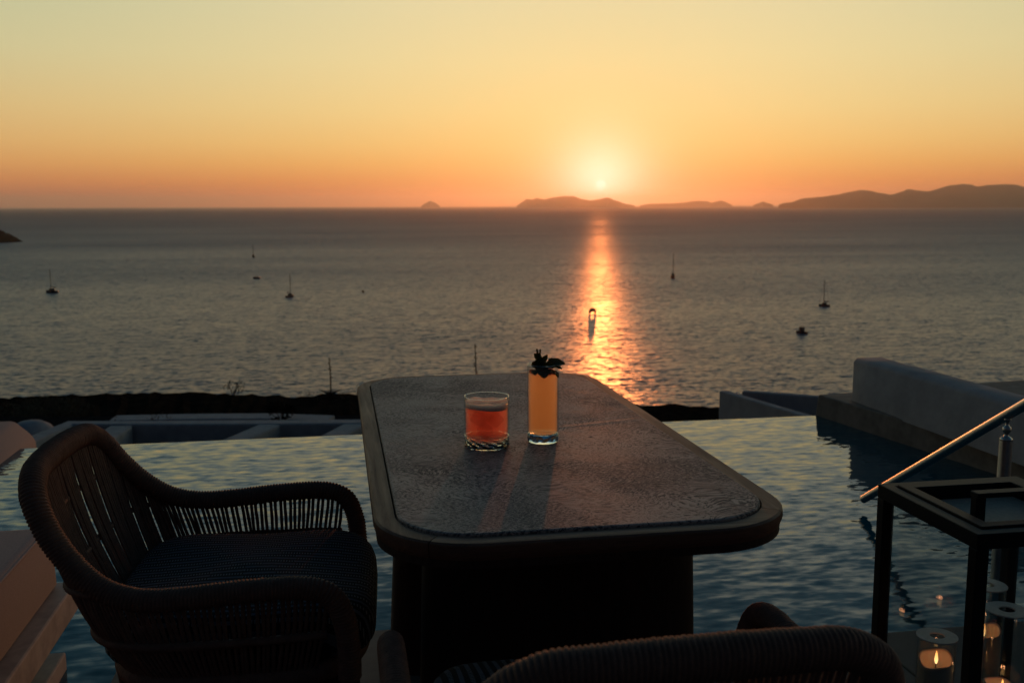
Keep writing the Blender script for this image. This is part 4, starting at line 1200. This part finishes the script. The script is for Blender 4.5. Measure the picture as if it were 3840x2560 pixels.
# ------------------------------------------------------------------ boats
def hull_mb(L_, B_, H_, stern=0.75):
    mb = MB(); rings = []
    for i in range(13):
        u = i/12; x = (u-0.5)*L_
        w = B_*0.5*(stern+(1-stern)*min(1, u/0.4)) if u < 0.4 else B_*0.5*(1-((u-0.4)/0.6)**2.2)
        w = max(w, 0.03); sh = H_*(0.85+0.35*u*u)
        rings.append([(x, -w, sh), (x, -w*0.92, sh*0.45), (x, -w*0.55, -0.1), (x, 0, -0.35), (x, w*0.55, -0.1), (x, w*0.92, sh*0.45), (x, w, sh)])
    mb.loft(rings); return mb
def sailboat(px, py, wpx, ytop, yaw, label, hull='hull_dark'):
    q = P(px, py, SEA); dep = (q-Vector((0, 0, CAMZ))).dot(CF); mpp = dep/FPX
    ca, sa = abs(math.cos(yaw)), abs(math.sin(yaw)); L_ = wpx*mpp/(ca+0.33*sa); B_ = L_*0.33
    root = empty('sailing_boat', q, yaw-YAW); tag(root, label, 'sailboat', 'anchored sailing boats')
    H_ = L_*0.21
    hull_mb(L_, B_, H_).build('hull', M[hull], root, smooth=True)
    mb = MB(); mb.loft([superell(L_*0.24, B_*0.34, 3, 20, 0, 0, H_*0.85), superell(L_*0.22, B_*0.30, 3, 20, -L_*0.01, 0, H_*1.5), superell(L_*0.17, B_*0.24, 3, 20, -L_*0.02, 0, H_*1.75)]); mb.build('cabin', M['hull_dark'], root, smooth=True)
    mh = (py-ytop)*mpp*1.01
    mb = MB(); mb.tube([(L_*0.06, 0, H_*0.8), (L_*0.06, 0, mh)], lambda i: 0.17-0.06*i, 8); mb.tube([(L_*0.06, -B_*0.2, mh*0.55), (L_*0.06, B_*0.2, mh*0.55)], 0.06, 6); mb.build('mast', M['mast'], root)
    mb = MB(); mb.tube([(L_*0.05, 0, H_*2.3), (-L_*0.36, 0, H_*2.15)], 0.26, 8); mb.build('furled_boom', M['hull_dark'], root, smooth=True)
    mb = MB()
    for e_ in ((L_*0.48, 0, H_*1.1), (-L_*0.48, 0, H_*0.9), (L_*0.04, B_*0.45, H_), (L_*0.04, -B_*0.45, H_)): mb.tube([e_, (L_*0.06, 0, mh*0.98)], 0.035, 4)
    mb.build('rigging', M['mast'], root)
def motorboat(px, py, wpx, yaw, label, tall=1.0, hull='hull_dark'):
    q = P(px, py, SEA); dep = (q-Vector((0, 0, CAMZ))).dot(CF); mpp = dep/FPX
    ca, sa = abs(math.cos(yaw)), abs(math.sin(yaw)); L_ = wpx*mpp/(ca+0.36*sa); B_ = L_*0.36
    root = empty('motor_boat', q, yaw-YAW); tag(root, label, 'motorboat', 'small motor boats on the sea')
    H_ = L_*0.22
    hull_mb(L_, B_, H_, 0.9).build('hull', M[hull], root, smooth=True)
    mb = MB(); mb.loft([superell(L_*0.26, B_*0.40, 4, 20, 0, 0, H_*0.8), superell(L_*0.22, B_*0.36, 4, 20, -L_*0.02, 0, H_*(0.9+tall)), superell(L_*0.20, B_*0.34, 4, 20, -L_*0.03, 0, H_*(0.95+tall))]); cb = mb.build('cabin', M['hull_dark'], root)
    mb = MB(); mb.box(-L_*0.20, L_*0.10, -B_*0.30, B_*0.30, H_*(1.35+tall), H_*(1.42+tall))
    for a in (-L_*0.18, L_*0.08):
        for b in (-B_*0.26, B_*0.26): mb.tube([(a, b, H_*(0.9+tall)), (a, b, H_*(1.36+tall))], 0.05, 5)
    mb.build('canopy', M['hull_dark'], root)
sailboat(195, 1098, 50, 1010, R(170), 'sailing boat far left, leftmost of all the boats', 'hull_dark')
sailboat(950, 965, 20, 916, R(110), 'smallest and most distant sailing boat, left of centre')
sailboat(1088, 1114, 32, 1028, R(60), 'sailing boat with bare mast in the left middle of the sea, above the table edge')
sailboat(2524, 1042, 29, 950, R(75), 'sailing boat with dark red hull right of the sun glitter', 'hull_red')
sailboat(3091, 1149, 42, 1050, R(150), 'sailing boat with bare mast, rightmost of the boats')
motorboat(962, 1045, 27, R(175), 'low dark motor boat under the most distant sailing boat', 0.3)
motorboat(1361, 1096, 15, R(120), 'tiny motor boat in the left middle of the sea, trailing a faint wake', 0.8)
motorboat(3006, 1250, 44, R(140), 'large dark motor yacht nearest on the right side of the sea', 1.6)
def catamaran(px, py, wpx, label):
    q = P(px, py, SEA); dep = (q-Vector((0, 0, CAMZ))).dot(CF); mpp = dep/FPX
    B_ = wpx*mpp*1.05; L_ = B_*1.5
    root = empty('catamaran', q, R(90)-SUN_AZ); tag(root, label, 'catamaran')
    for s_ in (-1, 1):
        mb = hull_mb(L_, B_*0.32, B_*0.24, 0.8); mb.v = [(x, y+s_*B_*0.34, z) for x, y, z in mb.v]; mb.build('hull', M['hull_dark'], root, smooth=True)
    mb = MB(); mb.loft([[(-L_*0.35, -B_*0.42, B_*0.15), (L_*0.2, -B_*0.42, B_*0.15), (L_*0.2, B_*0.42, B_*0.15), (-L_*0.35, B_*0.42, B_*0.15)], [(-L_*0.33, -B_*0.34, B_*0.46), (L_*0.12, -B_*0.34, B_*0.46), (L_*0.12, B_*0.34, B_*0.46), (-L_*0.33, B_*0.34, B_*0.46)], [(-L_*0.3, -B_*0.22, B_*0.58), (0, -B_*0.22, B_*0.58), (0, B_*0.22, B_*0.58), (-L_*0.3, B_*0.22, B_*0.58)]])
    mb.build('bridge_deck', M['hull_dark'], root)
    mb = MB(); mb.tube([(-L_*0.15, 0, B_*0.5), (-L_*0.15, 0, B_*0.74)], 0.1, 6); mb.build('mast', M['mast'], root)
catamaran(2222, 1171, 28, 'dark catamaran seen end on in the glittering sun path')
